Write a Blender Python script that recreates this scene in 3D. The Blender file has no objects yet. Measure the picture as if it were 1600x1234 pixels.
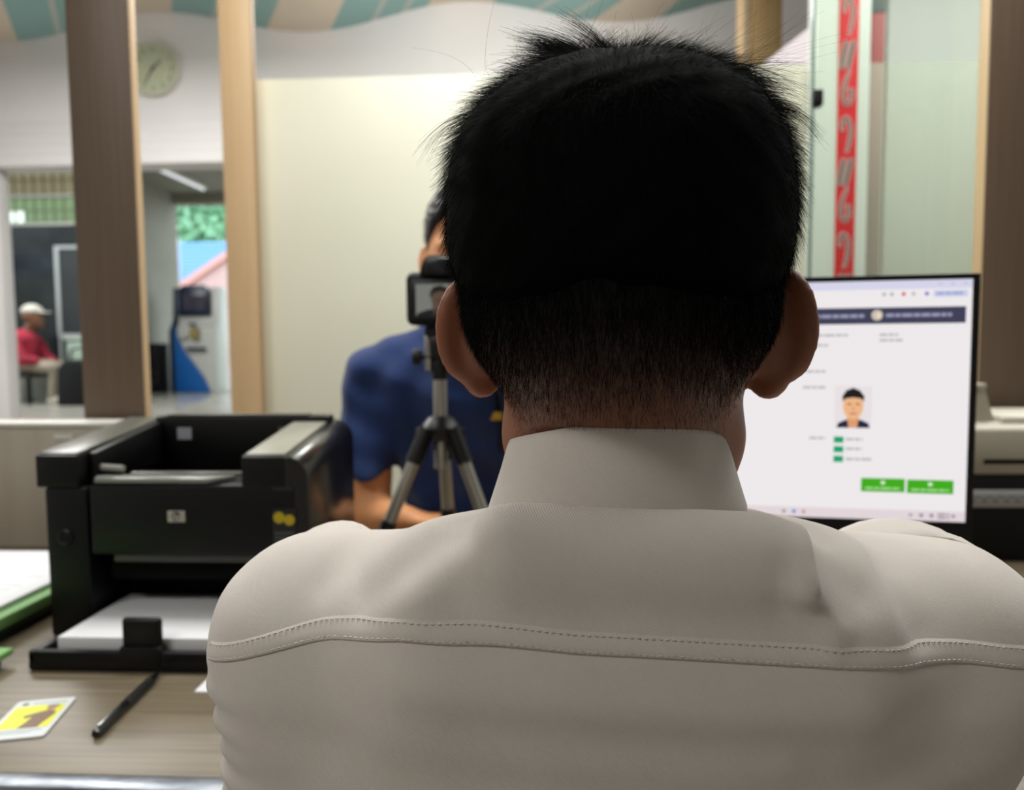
import bpy, bmesh, math, random
import numpy as np
from mathutils import Vector, Matrix
from mathutils.bvhtree import BVHTree

random.seed(7)
RNG = np.random.default_rng(7)
SC = bpy.context.scene
COL = SC.collection
R = math.radians

# ------------------------------------------------------------------ camera
YAW, PITCH, ROLL, FPX, EYE = R(3.0), R(3.9), R(-0.5), 1155.0, 1.12
cam_data = bpy.data.cameras.new('camera')
cam_data.sensor_width = 36.0
cam_data.lens = FPX / 1600.0 * 36.0
cam_data.clip_start = 0.02
cam_data.clip_end = 200
cam_data.dof.use_dof = True
cam_data.dof.focus_distance = 0.365
cam_data.dof.aperture_fstop = 7.2
cam = bpy.data.objects.new('camera', cam_data)
cam.matrix_world = Matrix.Translation((0, 0, EYE)) @ Matrix.Rotation(YAW, 4, 'Z') @ Matrix.Rotation(math.pi / 2 - PITCH, 4, 'X') @ Matrix.Rotation(ROLL, 4, 'Z')
COL.objects.link(cam)
SC.camera = cam

# ------------------------------------------------------------------ sky, lamps, exposure
SC.view_settings.view_transform = 'Standard'
SC.view_settings.look = 'None'
SC.view_settings.gamma = 1.0
SC.view_settings.exposure = 0.0
SC.view_settings.use_curve_mapping = False

world = bpy.data.worlds.new('sky')
SC.world = world
world.use_nodes = True
bg = world.node_tree.nodes['Background']
bg.inputs['Color'].default_value = (0.80, 0.93, 0.95, 1)
bg.inputs['Strength'].default_value = 2.7


def area(name, loc, rot, sx, sy, power, col=(1, 1, 1)):
    d = bpy.data.lights.new(name, 'AREA')
    d.shape = 'RECTANGLE'
    d.size, d.size_y, d.energy, d.color = sx, sy, power, col
    o = bpy.data.objects.new(name, d)
    o.location, o.rotation_euler = loc, rot
    COL.objects.link(o)
    return o


# ceiling panel lamps of the hall, and of the office behind the camera
area('hall_lamp', (-0.2, 1.35, 2.88), (0, 0, 0), 2.0, 0.6, 52, (1.0, 0.985, 0.95))
area('hall_lamp', (-2.2, 2.9, 2.88), (0, 0, 0), 1.3, 0.5, 66, (1.0, 0.98, 0.95))
area('hall_lamp', (1.7, 2.0, 2.88), (0, 0, 0), 1.3, 0.5, 34, (0.98, 0.98, 0.98))
pd = bpy.data.lights.new('wall_fill', 'POINT')     # unseen fill light added to brighten the wall above the backdrop
pd.energy, pd.shadow_soft_size, pd.color = 42, 0.12, (1.0, 0.97, 0.93)
po = bpy.data.objects.new('wall_fill', pd)
po.location = (-0.3, 3.3, 2.72)
COL.objects.link(po)
area('porch_fill', (-5.6, 7.0, 3.34), (0, 0, 0), 2.4, 1.2, 120, (0.97, 1.0, 1.0))  # added fill under the porch ceiling, brightens the porch; separate from the tube lamp
area('post_fill', (1.55, 0.85, 2.88), (0, 0, 0), 0.6, 0.3, 8, (1.0, 0.96, 0.90))  # unseen fill added to brighten the right-hand post
area('office_lamp', (-1.5, -0.9, 2.88), (0, 0, 0), 1.2, 0.5, 36, (1.0, 0.97, 0.92))

# ------------------------------------------------------------------ helpers


def lin(h):
    h = h.lstrip('#')
    out = []
    for i in (0, 2, 4):
        c = int(h[i:i + 2], 16) / 255
        out.append(c / 12.92 if c <= 0.04045 else ((c + 0.055) / 1.055) ** 2.4)
    return (*out, 1.0)


MATS = {}


def mat(name, col='#808080', rough=0.5, metal=0.0, spec=0.5, emit=None, estr=0.0, noise=None, bump=None, sss=0.0):
    """noise=(colour2, (sx,sy,sz), detail): two-tone procedural colour; bump=(scale xyz, strength)"""
    if name in MATS:
        return MATS[name]
    m = bpy.data.materials.new(name)
    m.use_nodes = True
    nt = m.node_tree
    b = nt.nodes['Principled BSDF']
    b.inputs['Base Color'].default_value = lin(col)
    b.inputs['Roughness'].default_value = rough
    b.inputs['Metallic'].default_value = metal
    b.inputs['Specular IOR Level'].default_value = spec
    if emit:
        b.inputs['Emission Color'].default_value = lin(emit)
        b.inputs['Emission Strength'].default_value = estr
    if sss:
        b.inputs['Subsurface Weight'].default_value = sss
        b.inputs['Subsurface Radius'].default_value = (1.0, 0.28, 0.16)
        b.inputs['Subsurface Scale'].default_value = 0.009
    tc = nt.nodes.new('ShaderNodeTexCoord')
    if noise:
        mp = nt.nodes.new('ShaderNodeMapping')
        mp.inputs['Scale'].default_value = noise[1]
        nz = nt.nodes.new('ShaderNodeTexNoise')
        nz.inputs['Scale'].default_value = 1.0
        nz.inputs['Detail'].default_value = noise[2]
        mx = nt.nodes.new('ShaderNodeMix')
        mx.data_type = 'RGBA'
        rp = nt.nodes.new('ShaderNodeMapRange')
        rp.inputs['From Min'].default_value = 0.32
        rp.inputs['From Max'].default_value = 0.68
        mx.inputs['A'].default_value = lin(col)
        mx.inputs['B'].default_value = lin(noise[0])
        nt.links.new(tc.outputs['Object'], mp.inputs['Vector'])
        nt.links.new(mp.outputs['Vector'], nz.inputs['Vector'])
        nt.links.new(nz.outputs['Fac'], rp.inputs['Value'])
        nt.links.new(rp.outputs['Result'], mx.inputs['Factor'])
        nt.links.new(mx.outputs['Result'], b.inputs['Base Color'])
    if bump:
        mp2 = nt.nodes.new('ShaderNodeMapping')
        mp2.inputs['Scale'].default_value = bump[0]
        nz2 = nt.nodes.new('ShaderNodeTexNoise')
        nz2.inputs['Scale'].default_value = 1.0
        nz2.inputs['Detail'].default_value = 3
        bp = nt.nodes.new('ShaderNodeBump')
        bp.inputs['Strength'].default_value = bump[1]
        bp.inputs['Distance'].default_value = 0.002
        nt.links.new(tc.outputs['Object'], mp2.inputs['Vector'])
        nt.links.new(mp2.outputs['Vector'], nz2.inputs['Vector'])
        nt.links.new(nz2.outputs['Fac'], bp.inputs['Height'])
        nt.links.new(bp.outputs['Normal'], b.inputs['Normal'])
    MATS[name] = m
    return m


def pane_mat(name, tint, milk=0.0, gloss=0.06, milk_col='#e8ece6', rough=0.02):
    """thin sheet: tinted see-through, a share of milky scatter, a little gloss"""
    if name in MATS:
        return MATS[name]
    m = bpy.data.materials.new(name)
    m.use_nodes = True
    nt = m.node_tree
    for n in list(nt.nodes):
        if n.type != 'OUTPUT_MATERIAL':
            nt.nodes.remove(n)
    out = [n for n in nt.nodes if n.type == 'OUTPUT_MATERIAL'][0]
    tr = nt.nodes.new('ShaderNodeBsdfTransparent')
    tr.inputs['Color'].default_value = lin(tint)
    gl = nt.nodes.new('ShaderNodeBsdfGlossy')
    gl.inputs['Roughness'].default_value = rough
    mx = nt.nodes.new('ShaderNodeMixShader')
    mx.inputs['Fac'].default_value = gloss
    nt.links.new(tr.outputs[0], mx.inputs[1])
    nt.links.new(gl.outputs[0], mx.inputs[2])
    last = mx
    if milk:
        df = nt.nodes.new('ShaderNodeBsdfDiffuse')
        df.inputs['Color'].default_value = lin(milk_col)
        m2 = nt.nodes.new('ShaderNodeMixShader')
        m2.inputs['Fac'].default_value = milk
        nt.links.new(mx.outputs[0], m2.inputs[1])
        nt.links.new(df.outputs[0], m2.inputs[2])
        last = m2
    nt.links.new(last.outputs[0], out.inputs['Surface'])
    MATS[name] = m
    return m


def empty(name, loc=(0, 0, 0), rz=0.0):
    o = bpy.data.objects.new(name, None)
    o.location = loc
    o.rotation_euler = (0, 0, rz)
    COL.objects.link(o)
    return o


def tag(o, label=None, cat=None, group=None, kind=None):
    for k, v in (('label', label), ('category', cat), ('group', group), ('kind', kind)):
        if v:
            o[k] = v
    return o


def thing(name, label, cat, loc=(0, 0, 0), rz=0.0, group=None):
    return tag(empty(name, loc, rz), label, cat, group)


def world_of(o):
    return world_of(o.parent) @ o.matrix_parent_inverse @ o.matrix_basis if o.parent else o.matrix_basis.copy()


def link(name, me, m, parent=None, local=False):
    o = bpy.data.objects.new(name, me)
    COL.objects.link(o)
    if m is not None:
        me.materials.append(m)
    if parent is not None:
        o.parent = parent
        if not local:
            o.matrix_parent_inverse = world_of(parent).inverted()
    return o


class MB:
    """collects shapes into one mesh"""

    def __init__(self):
        self.bm = bmesh.new()

    def box(self, lo, hi, bev=0.0, seg=2, rot=None):
        c = [(a + b) / 2 for a, b in zip(lo, hi)]
        s = [max(abs(b - a), 1e-5) for a, b in zip(lo, hi)]
        t = bmesh.new()
        bmesh.ops.create_cube(t, size=1.0)
        bmesh.ops.scale(t, vec=s, verts=t.verts)
        if bev:
            bmesh.ops.bevel(t, geom=list(t.edges), offset=min(bev, min(s) * 0.49), segments=seg, profile=0.5, affect='EDGES')
        if rot is not None:
            bmesh.ops.rotate(t, cent=(0, 0, 0), matrix=rot, verts=t.verts)
        bmesh.ops.translate(t, vec=c, verts=t.verts)
        self._add(t)
        return self

    def _add(self, t):
        me = bpy.data.meshes.new('tmp')
        t.to_mesh(me)
        t.free()
        self.bm.from_mesh(me)
        bpy.data.meshes.remove(me)

    def prism(self, pts, d, axis='y', at=0.0, bev=0.0, seg=2):
        """pts: 2-D outline; extruded by d along axis from at. axis y: (x,z); x: (y,z); z: (x,y)"""
        def put(p, q):
            if axis == 'y':
                return (p[0], q, p[1])
            if axis == 'x':
                return (q, p[0], p[1])
            return (p[0], p[1], q)
        t = bmesh.new()
        a = [t.verts.new(put(p, at)) for p in pts]
        b = [t.verts.new(put(p, at + d)) for p in pts]
        n = len(pts)
        t.faces.new(a)
        t.faces.new(b[::-1])
        for i in range(n):
            t.faces.new((a[i], b[i], b[(i + 1) % n], a[(i + 1) % n])[::-1])
        bmesh.ops.recalc_face_normals(t, faces=t.faces)
        if bev:
            bmesh.ops.bevel(t, geom=list(t.edges), offset=bev, segments=seg, profile=0.5, affect='EDGES')
        self._add(t)
        return self

    def tube(self, pts, r, n=10, caps=True):
        """r: number or list of radii"""
        pts = [Vector(p) for p in pts]
        rs = r if isinstance(r, (list, tuple)) else [r] * len(pts)
        rings = []
        up = None
        for i, p in enumerate(pts):
            d = (pts[min(i + 1, len(pts) - 1)] - pts[max(i - 1, 0)]).normalized()
            if up is None:
                up = Vector((0, 0, 1)) if abs(d.z) < 0.9 else Vector((1, 0, 0))
            s = d.cross(up).normalized()
            up = s.cross(d).normalized()
            rings.append([self.bm.verts.new(p + (s * math.cos(2 * math.pi * k / n) + up * math.sin(2 * math.pi * k / n)) * rs[i]) for k in range(n)])
        for a, b in zip(rings, rings[1:]):
            for k in range(n):
                self.bm.faces.new((a[k], a[(k + 1) % n], b[(k + 1) % n], b[k]))
        if caps:
            self.bm.faces.new(rings[0][::-1])
            self.bm.faces.new(rings[-1])
        return self

    def lathe(self, prof, c=(0, 0, 0), n=32, rot=None):
        """prof: (r, z) pairs round the z axis; rot turns it before moving to c"""
        t = bmesh.new()
        rings = []
        for (r, z) in prof:
            if r < 1e-6:
                rings.append([t.verts.new((0, 0, z))])
            else:
                rings.append([t.verts.new((r * math.cos(2 * math.pi * k / n), r * math.sin(2 * math.pi * k / n), z)) for k in range(n)])
        for a, b in zip(rings, rings[1:]):
            for k in range(n):
                if len(a) == 1 and len(b) == 1:
                    continue
                if len(a) == 1:
                    t.faces.new((a[0], b[(k + 1) % n], b[k]))
                elif len(b) == 1:
                    t.faces.new((a[k], a[(k + 1) % n], b[0]))
                else:
                    t.faces.new((a[k], a[(k + 1) % n], b[(k + 1) % n], b[k]))
        bmesh.ops.recalc_face_normals(t, faces=t.faces)
        if rot is not None:
            bmesh.ops.rotate(t, cent=(0, 0, 0), matrix=rot, verts=t.verts)
        bmesh.ops.translate(t, vec=c, verts=t.verts)
        self._add(t)
        return self

    def ball(self, c, r, n=12, m=8):
        rr = r if isinstance(r, (list, tuple)) else (r, r, r)
        t = bmesh.new()
        bmesh.ops.create_uvsphere(t, u_segments=n, v_segments=m, radius=1.0)
        bmesh.ops.scale(t, vec=rr, verts=t.verts)
        bmesh.ops.translate(t, vec=c, verts=t.verts)
        self._add(t)
        return self

    def face(self, pts):
        self.bm.faces.new([self.bm.verts.new(p) for p in pts])
        return self

    def build(self, name, m, parent=None, smooth=True, local=False, mx=None):
        if mx is not None:
            self.bm.transform(mx)
        me = bpy.data.meshes.new(name)
        self.bm.to_mesh(me)
        self.bm.free()
        if smooth:
            me.shade_smooth()
            try:
                me.set_sharp_from_angle(angle=R(35))
            except Exception:
                pass
        return link(name, me, m, parent, local)


def struct(o):
    o['kind'] = 'structure'
    return o


def glyphs(name, s, size, m, parent, origin, ux, uy, shear=0.0, depth=0.0002, bold=0.0, align='CENTER'):
    """lettering as flat mesh: origin, unit vectors of reading direction and up"""
    cu = bpy.data.curves.new('txt', 'FONT')
    cu.body, cu.size, cu.shear, cu.extrude, cu.offset = s, size, shear, depth, bold
    cu.align_x, cu.align_y = align, 'CENTER'
    cu.resolution_u = 3
    ob = bpy.data.objects.new('txt', cu)
    COL.objects.link(ob)
    dg = bpy.context.evaluated_depsgraph_get()
    me = bpy.data.meshes.new_from_object(ob.evaluated_get(dg))
    bpy.data.objects.remove(ob)
    bpy.data.curves.remove(cu)
    ux, uy = Vector(ux).normalized(), Vector(uy).normalized()
    uz = ux.cross(uy)
    M = Matrix(((ux.x, uy.x, uz.x, origin[0]), (ux.y, uy.y, uz.y, origin[1]), (ux.z, uy.z, uz.z, origin[2]), (0, 0, 0, 1)))
    me.transform(M)
    me.materials.clear()
    me.name = name
    return link(name, me, m, parent)


# ---------- implicit surfaces for bodies and clothes


def nets(f, lo, hi, h):
    lo, hi = np.array(lo, float), np.array(hi, float)
    n = np.ceil((hi - lo) / h).astype(int) + 1
    ax = [(lo[i] + h * np.arange(n[i])).astype(np.float32) for i in range(3)]
    G = np.stack(np.meshgrid(*ax, indexing='ij'), -1)
    V = f(G.reshape(-1, 3)).reshape(n).astype(np.float32)
    ins = V < 0
    c = np.zeros(n - 1, np.int8)
    for i in (0, 1):
        for j in (0, 1):
            for k in (0, 1):
                c += ins[i:n[0] - 1 + i, j:n[1] - 1 + j, k:n[2] - 1 + k]
    act = (c > 0) & (c < 8)
    ijk = np.argwhere(act)
    idx = -np.ones(n - 1, np.int64)
    idx[act] = np.arange(len(ijk))
    acc = np.zeros((len(ijk), 3))
    cnt = np.zeros(len(ijk))
    corners = [(i, j, k) for i in (0, 1) for j in (0, 1) for k in (0, 1)]
    for a in corners:
        for d in range(3):
            if a[d]:
                continue
            b = list(a)
            b[d] = 1
            va = V[tuple((ijk + a).T)]
            vb = V[tuple((ijk + b).T)]
            m = (va < 0) != (vb < 0)
            t = va[m] / (va[m] - vb[m])
            p = np.tile(np.array(a, float), (m.sum(), 1))
            p[:, d] = t
            acc[m] += p
            cnt[m] += 1
    verts = lo + h * (ijk + acc / cnt[:, None])
    faces = []
    for d in range(3):
        e1, e2 = (d + 1) % 3, (d + 2) % 3
        s0 = [slice(None)] * 3
        s1 = [slice(None)] * 3
        s0[d] = slice(0, n[d] - 1)
        s1[d] = slice(1, n[d])
        cr = ins[tuple(s0)] != ins[tuple(s1)]
        pos = np.argwhere(cr)
        ok = (pos[:, e1] > 0) & (pos[:, e2] > 0) & (pos[:, e1] < n[e1] - 1) & (pos[:, e2] < n[e2] - 1)
        pos = pos[ok]
        q = []
        for (o1, o2) in ((-1, -1), (0, -1), (0, 0), (-1, 0)):
            pp = pos.copy()
            pp[:, e1] += o1
            pp[:, e2] += o2
            q.append(idx[tuple(pp.T)])
        q = np.stack(q, 1)
        flip = ~ins[tuple(pos.T)]
        q[flip] = q[flip][:, ::-1]
        faces.append(q)
    return verts, np.concatenate(faces)


def mesh_np(name, v, f, smooth=True):
    me = bpy.data.meshes.new(name)
    me.vertices.add(len(v))
    me.vertices.foreach_set('co', np.asarray(v, np.float32).ravel())
    k = f.shape[1]
    me.loops.add(f.size)
    me.loops.foreach_set('vertex_index', f.astype(np.int32).ravel())
    me.polygons.add(len(f))
    me.polygons.foreach_set('loop_start', np.arange(0, f.size, k, dtype=np.int32))
    me.polygons.foreach_set('loop_total', np.full(len(f), k, np.int32))
    me.update(calc_edges=True)
    if smooth:
        me.shade_smooth()
    return me


def normals_of(v, f):
    a, b, c = v[f[:, 0]], v[f[:, 1]], v[f[:, 2]]
    d = v[f[:, 3]] if f.shape[1] == 4 else a
    nf = np.cross(c - a, d - b) if f.shape[1] == 4 else np.cross(b - a, c - a)
    n = np.zeros_like(v)
    for i in range(f.shape[1]):
        np.add.at(n, f[:, i], nf)
    return n / np.maximum(np.linalg.norm(n, axis=1, keepdims=True), 1e-12)


def relax(v, f, it=2):
    for _ in range(it):
        s = np.zeros_like(v)
        w = np.zeros(len(v))
        k = f.shape[1]
        for i in range(k):
            np.add.at(s, f[:, i], v[f[:, (i + 1) % k]] + v[f[:, i - 1]])
            np.add.at(w, f[:, i], 2)
        v = 0.5 * v + 0.5 * s / np.maximum(w, 1)[:, None]
    return v


def cone(P, a, b, r1, r2):
    a, b = np.array(a, np.float32), np.array(b, np.float32)
    ab = b - a
    t = np.clip(((P - a) @ ab) / (ab @ ab), 0, 1)
    return np.linalg.norm(P - a - t[:, None] * ab, axis=1) - (r1 + (r2 - r1) * t)


def ell(P, c, r, M=None):
    q = P - np.array(c, np.float32)
    if M is not None:
        q = q @ np.array(M, np.float32)
    r = np.array(r, np.float32)
    k0 = np.linalg.norm(q / r, axis=1)
    k1 = np.linalg.norm(q / (r * r), axis=1)
    return k0 * (k0 - 1) / np.maximum(k1, 1e-9)


def smin(a, b, k):
    h = np.clip(0.5 + 0.5 * (b - a) / k, 0, 1)
    return b + (a - b) * h - k * h * (1 - h)


def smax(a, b, k):
    return -smin(-a, -b, k)


def uni(ds, k):
    d = ds[0]
    for e in ds[1:]:
        d = smin(d, e, k)
    return d


def rz(a):
    return np.array([[math.cos(a), -math.sin(a), 0], [math.sin(a), math.cos(a), 0], [0, 0, 1]])


YAWM = rz(YAW)      # people are laid out facing the lens axis, then turned into the room's axes


def to_room(v):
    return v @ YAWM.T

# ================================================================== materials
white_wall = mat('wall_paint', '#d9d6d6', 0.6, noise=('#d2d0d0', (2, 2, 2), 3))
M_board = mat('board_white', '#dcdccb', 0.35, noise=('#d8d8c6', (3, 3, 3), 2))
M_lilac = mat('lilac_paint', '#dcd2da', 0.5)
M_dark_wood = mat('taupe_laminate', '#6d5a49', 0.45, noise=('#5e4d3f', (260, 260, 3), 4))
M_lit_wood = mat('lit_wood_tone', '#c8ab84', 0.45, noise=('#bd9f78', (240, 240, 3), 4))  # pale tone for lit post faces, the light is in the colour
M_black = mat('black_plastic', '#0b0c0e', 0.38, spec=0.4)
M_black_soft = mat('black_matte', '#101113', 0.6, spec=0.3)
M_steel = mat('brushed_metal', '#b9bcc0', 0.28, 1.0)
M_alu = mat('tripod_aluminium', '#a9a79f', 0.36, 0.9)
M_paper = mat('white_paper', '#dcdde0', 0.7)
M_white = mat('white_plastic', '#d8d8d2', 0.4)
M_cream = mat('cream_plastic', '#b9b4a4', 0.5)

# ================================================================== the room
# floors
fl = MB().box((-3.62, -2.6, -0.08), (3.6, 4.55, 0.0)).build('floor', mat('floor_tile', '#a8a49c', 0.25, noise=('#9b978f', (5, 5, 5), 3)))
struct(fl)
pf = MB().box((-13, 4.55, -0.08), (3.6, 14.0, 0.50), bev=0.005).build('floor_porch', mat('porch_tile', '#b4b0a6', 0.12, noise=('#a6a298', (4, 4, 4), 3)))
struct(pf)
yd = MB().box((-40, 14.0, -0.1), (30, 60, 0.30)).build('ground_yard', mat('yard_ground', '#b0a296', 0.9, noise=('#9c8f80', (1, 1, 1), 4)))
struct(yd)

# undulating painted ceiling
nx, ny = 180, 20
v, f = [], []
for j in range(ny + 1):
    y = -2.6 + (4.52 + 2.6) * j / ny
    for i in range(nx + 1):
        x = -3.62 + 7.22 * i / nx
        v.append((x, y, 3.072 + 0.072 * math.cos(2 * math.pi * (x + 0.50) / 1.86)))
for j in range(ny):
    for i in range(nx):
        a = j * (nx + 1) + i
        f.append((a, a + nx + 1, a + nx + 2, a + 1))
cm = bpy.data.materials.new('painted_ceiling')
cm.use_nodes = True
nt = cm.node_tree
b = nt.nodes['Principled BSDF']
b.inputs['Roughness'].default_value = 0.6
tc = nt.nodes.new('ShaderNodeTexCoord')
sp = nt.nodes.new('ShaderNodeSeparateXYZ')
nt.links.new(tc.outputs['Object'], sp.inputs[0])


def mth(op, a, b_=None):
    n = nt.nodes.new('ShaderNodeMath')
    n.operation = op
    for i, q in enumerate((a, b_)):
        if q is None:
            continue
        if isinstance(q, (int, float)):
            n.inputs[i].default_value = q
        else:
            nt.links.new(q, n.inputs[i])
    return n.outputs[0]


# teal blocks alternate with beige ones across the room, edges raking with depth; thin pale lines inside the teal
u = mth('ADD', sp.outputs['X'], mth('MULTIPLY', sp.outputs['Y'], 0.55))
blk = mth('FRACT', mth('DIVIDE', mth('ADD', u, 3.22 - 2.45), 0.97))
teal = mth('LESS_THAN', blk, 0.60)
ln1 = mth('LESS_THAN', mth('ABSOLUTE', mth('SUBTRACT', blk, 0.27)), 0.018)
ln2 = mth('LESS_THAN', mth('ABSOLUTE', mth('SUBTRACT', blk, 0.46)), 0.018)
lines = mth('MAXIMUM', ln1, ln2)
m1 = nt.nodes.new('ShaderNodeMix')
m1.data_type = 'RGBA'
m1.inputs['A'].default_value = lin('#cfc2b0')
m1.inputs['B'].default_value = lin('#86aaa8')
nt.links.new(teal, m1.inputs['Factor'])
m2 = nt.nodes.new('ShaderNodeMix')
m2.data_type = 'RGBA'
nt.links.new(m1.outputs['Result'], m2.inputs['A'])
m2.inputs['B'].default_value = lin('#b5b8b0')
nt.links.new(mth('MULTIPLY', lines, 1.0), m2.inputs['Factor'])
nt.links.new(m2.outputs['Result'], b.inputs['Base Color'])
me = bpy.data.meshes.new('ceiling')
me.from_pydata(v, [], f)
me.shade_smooth()
struct(link('ceiling', me, cm))

# walls
struct(MB().box((-3.77, -2.6, 0), (-3.62, 4.5, 3.25)).build('wall_left', white_wall))
struct(MB().box((3.6, -2.6, 0), (3.75, 4.6, 3.25)).build('wall_right', white_wall))
struct(MB().box((-3.77, -2.75, 0), (3.75, -2.6, 3.25)).build('wall_rear', mat('rear_paint', '#8f8b86', 0.7)))
struct(MB().box((-3.77, 4.5, 2.235), (-0.6, 4.64, 3.25)).build('wall_header', white_wall))
struct(MB().box((-0.6, 4.5, 0.0), (3.75, 4.64, 3.25)).build('wall_far', white_wall))
struct(MB().box((-3.62, 4.49, 0.0), (-3.425, 4.60, 2.235), bev=0.008).build('trim_1', white_wall))
# stepped moulding above the opening
for k, (z0, z1, d) in enumerate(((2.235, 2.30, 0.045), (2.30, 2.365, 0.034), (2.365, 2.43, 0.024), (2.43, 2.50, 0.014))):
    struct(MB().box((-3.62, 4.5 - d, z0), (-0.6, 4.5, z1), bev=0.006).build('trim_%d' % (k + 2), white_wall))

# short partition beside the booth and the wall behind the glass
w = MB()
w.prism([(1.013, 3.0), (1.08, 3.0), (1.0, 3.4), (0.935, 3.4)], 2.338, 'z', 0.0)
struct(w.build('wall_partition', M_lilac, smooth=False))
struct(MB().box((1.08, 3.0, 0), (3.6, 3.12, 3.15)).build('wall_booth', mat('pale_green_wall', '#d2d3ce', 0.6)))

# ================================================================== wooden posts
def post(label, x0, x1, y0, y1, z0, z1, side):
    t = thing('wooden_post', label, 'post', ((x0 + x1) / 2, (y0 + y1) / 2, z0))
    e = 0.004
    MB().box((x0, y0, z0), (x1, y0 + 0.004, z1), bev=0.0015).build('shaded_front', M_dark_wood, t)  # same wood as the sides; dark colour carries the shade on the front
    MB().box((x0 + e if side > 0 else x0, y0 + 0.004, z0), (x1 if side > 0 else x1 - e, y1, z1), bev=0.0015).build('core', M_lit_wood, t)  # side in the paler tone, painted as lit from the booth
    return t


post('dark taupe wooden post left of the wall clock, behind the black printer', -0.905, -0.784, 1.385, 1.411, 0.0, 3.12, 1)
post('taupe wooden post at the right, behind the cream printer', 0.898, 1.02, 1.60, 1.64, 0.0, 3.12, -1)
t = thing('wooden_post', 'pale wooden post right of the wall clock, at the white backdrop edge', 'post', (-0.99, 2.31, 0))
MB().box((-1.033, 2.335, 0), (-0.931, 2.36, 3.12), bev=0.003).build('core', M_lit_wood, t)  # whole post in the lit tone of the same wood
MB().box((-0.9305, 2.337, 0), (-0.926, 2.358, 3.12), bev=0.001).build('edge_strip', mat('oak_edge', '#a08767', 0.5), t)
t = thing('wooden_post', 'short-looking oak post above the lilac partition, right of the hair', 'post', (0.95, 3.6, 0))
MB().box((0.918, 3.5, 0), (1.052, 3.62, 3.12), bev=0.003).build('core', mat('oak_shade', '#ad9064', 0.5, noise=('#a08457', (200, 200, 3), 3)), t)
MB().box((0.876, 3.5, 0), (0.918, 3.62, 3.12), bev=0.003).build('edge_strip', M_lit_wood, t)  # left face painted in the lit tone, paler than the front


def bead_chain(label, x, y, z0, z1, pitch, r):
    t = thing('bead_chain', label, 'chain', (x, y, z0))
    c = MB()
    n = int((z1 - z0) / pitch)
    for i in range(n):
        c.ball((x, y, z0 + pitch * (i + 0.5)), (r, r, r * 1.05), 8, 6)
    c.tube([(x, y, z0), (x, y, z1)], r * 0.3, 6)
    o = c.build('beads', mat('bead_plastic', '#a59f8e', 0.35), t)
    o['kind'] = 'stuff'
    return t


bead_chain('pale beaded blind cord hanging along the oak post above the partition', 0.885, 3.482, 1.9, 3.0, 0.017, 0.0065)

# ================================================================== backdrop board, glass screen and what stands behind it
t = thing('backdrop_board', 'large white photo backdrop board behind the man in navy', 'board', (-0.07, 2.42, 0))
MB().box((-0.985, 2.40, 0.06), (0.86, 2.425, 1.978), bev=0.002).build('panel', M_board, t)
MB().box((-0.985, 2.425, 0.06), (-0.95, 2.455, 1.97), bev=0.002).build('stile', M_alu, t)
MB().box((0.825, 2.425, 0.06), (0.86, 2.455, 1.97), bev=0.002).build('stile', M_alu, t)
for x in (-0.9, 0.76):
    MB().box((x - 0.02, 2.22, 0.0), (x + 0.02, 2.62, 0.06), bev=0.008).build('foot', M_alu, t)

t = thing('glass_screen', 'clear greenish glass screen right of the seated man', 'glass', (0.73, 1.66, 0.0))
MB().box((0.565, 1.657, 0.03), (0.93, 1.663, 2.9), bev=0.001).build('pane', pane_mat('green_glass', '#f0f5f1', 0.0, 0.05), t)
MB().box((0.561, 1.654, 0.03), (0.568, 1.666, 2.9), bev=0.002).build('polished_edge', mat('glass_edge', '#7f968f', 0.15), t)
MB().box((0.562, 1.645, 1.623), (0.584, 1.672, 1.657), bev=0.003).build('clip', M_black_soft, t)
MB().box((0.555, 1.64, 0.0), (0.93, 1.68, 0.035), bev=0.003).build('base_channel', M_steel, t)

t = thing('ornament_column', 'white column with red ornamental strip behind the glass', 'column', (0.87, 2.36, 0))
MB().box((0.795, 2.31, 0), (0.955, 2.39, 3.12), bev=0.006).build('shaft', mat('column_white', '#e2e8e0', 0.35), t)
sx0, sx1, sy = 0.860, 0.917, 2.306
st = MB().box((sx0, sy, 0.6), (sx1, 2.312, 2.95), bev=0.001).build('red_strip', mat('ornament_red', '#e02c34', 0.4), t)
M_orn = mat('ornament_grey', '#6e6a66', 0.5)
M_orl = mat('ornament_outline', '#f0d2cf', 0.5)


def ribbon(pts, w0, y):
    """flat ribbon in the x-z plane with per-point half widths"""
    q = MB()
    n = len(pts)
    L, Rr = [], []
    for i, (x, z) in enumerate(pts):
        x0, z0 = pts[max(i - 1, 0)]
        x1, z1 = pts[min(i + 1, n - 1)]
        dx, dz = x1 - x0, z1 - z0
        d = math.hypot(dx, dz) or 1
        h = w0[i] if isinstance(w0, list) else w0
        L.append((x - dz / d * h, z + dx / d * h))
        Rr.append((x + dz / d * h, z - dx / d * h))
    ve = [[q.bm.verts.new((p[0], yy, p[1])) for p in S] for yy in (y, y - 0.001) for S in (L, Rr)]
    for i in range(n - 1):
        q.bm.faces.new((ve[2][i], ve[2][i + 1], ve[3][i + 1], ve[3][i]))
        q.bm.faces.new((ve[0][i], ve[0][i + 1], ve[2][i + 1], ve[2][i]))
        q.bm.faces.new((ve[3][i], ve[3][i + 1], ve[1][i + 1], ve[1][i]))
    bmesh.ops.recalc_face_normals(q.bm, faces=q.bm.faces)
    return q


UX, UZ = (sx1 - sx0) / 34.0, 0.00199      # one design unit across and down the strip


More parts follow.
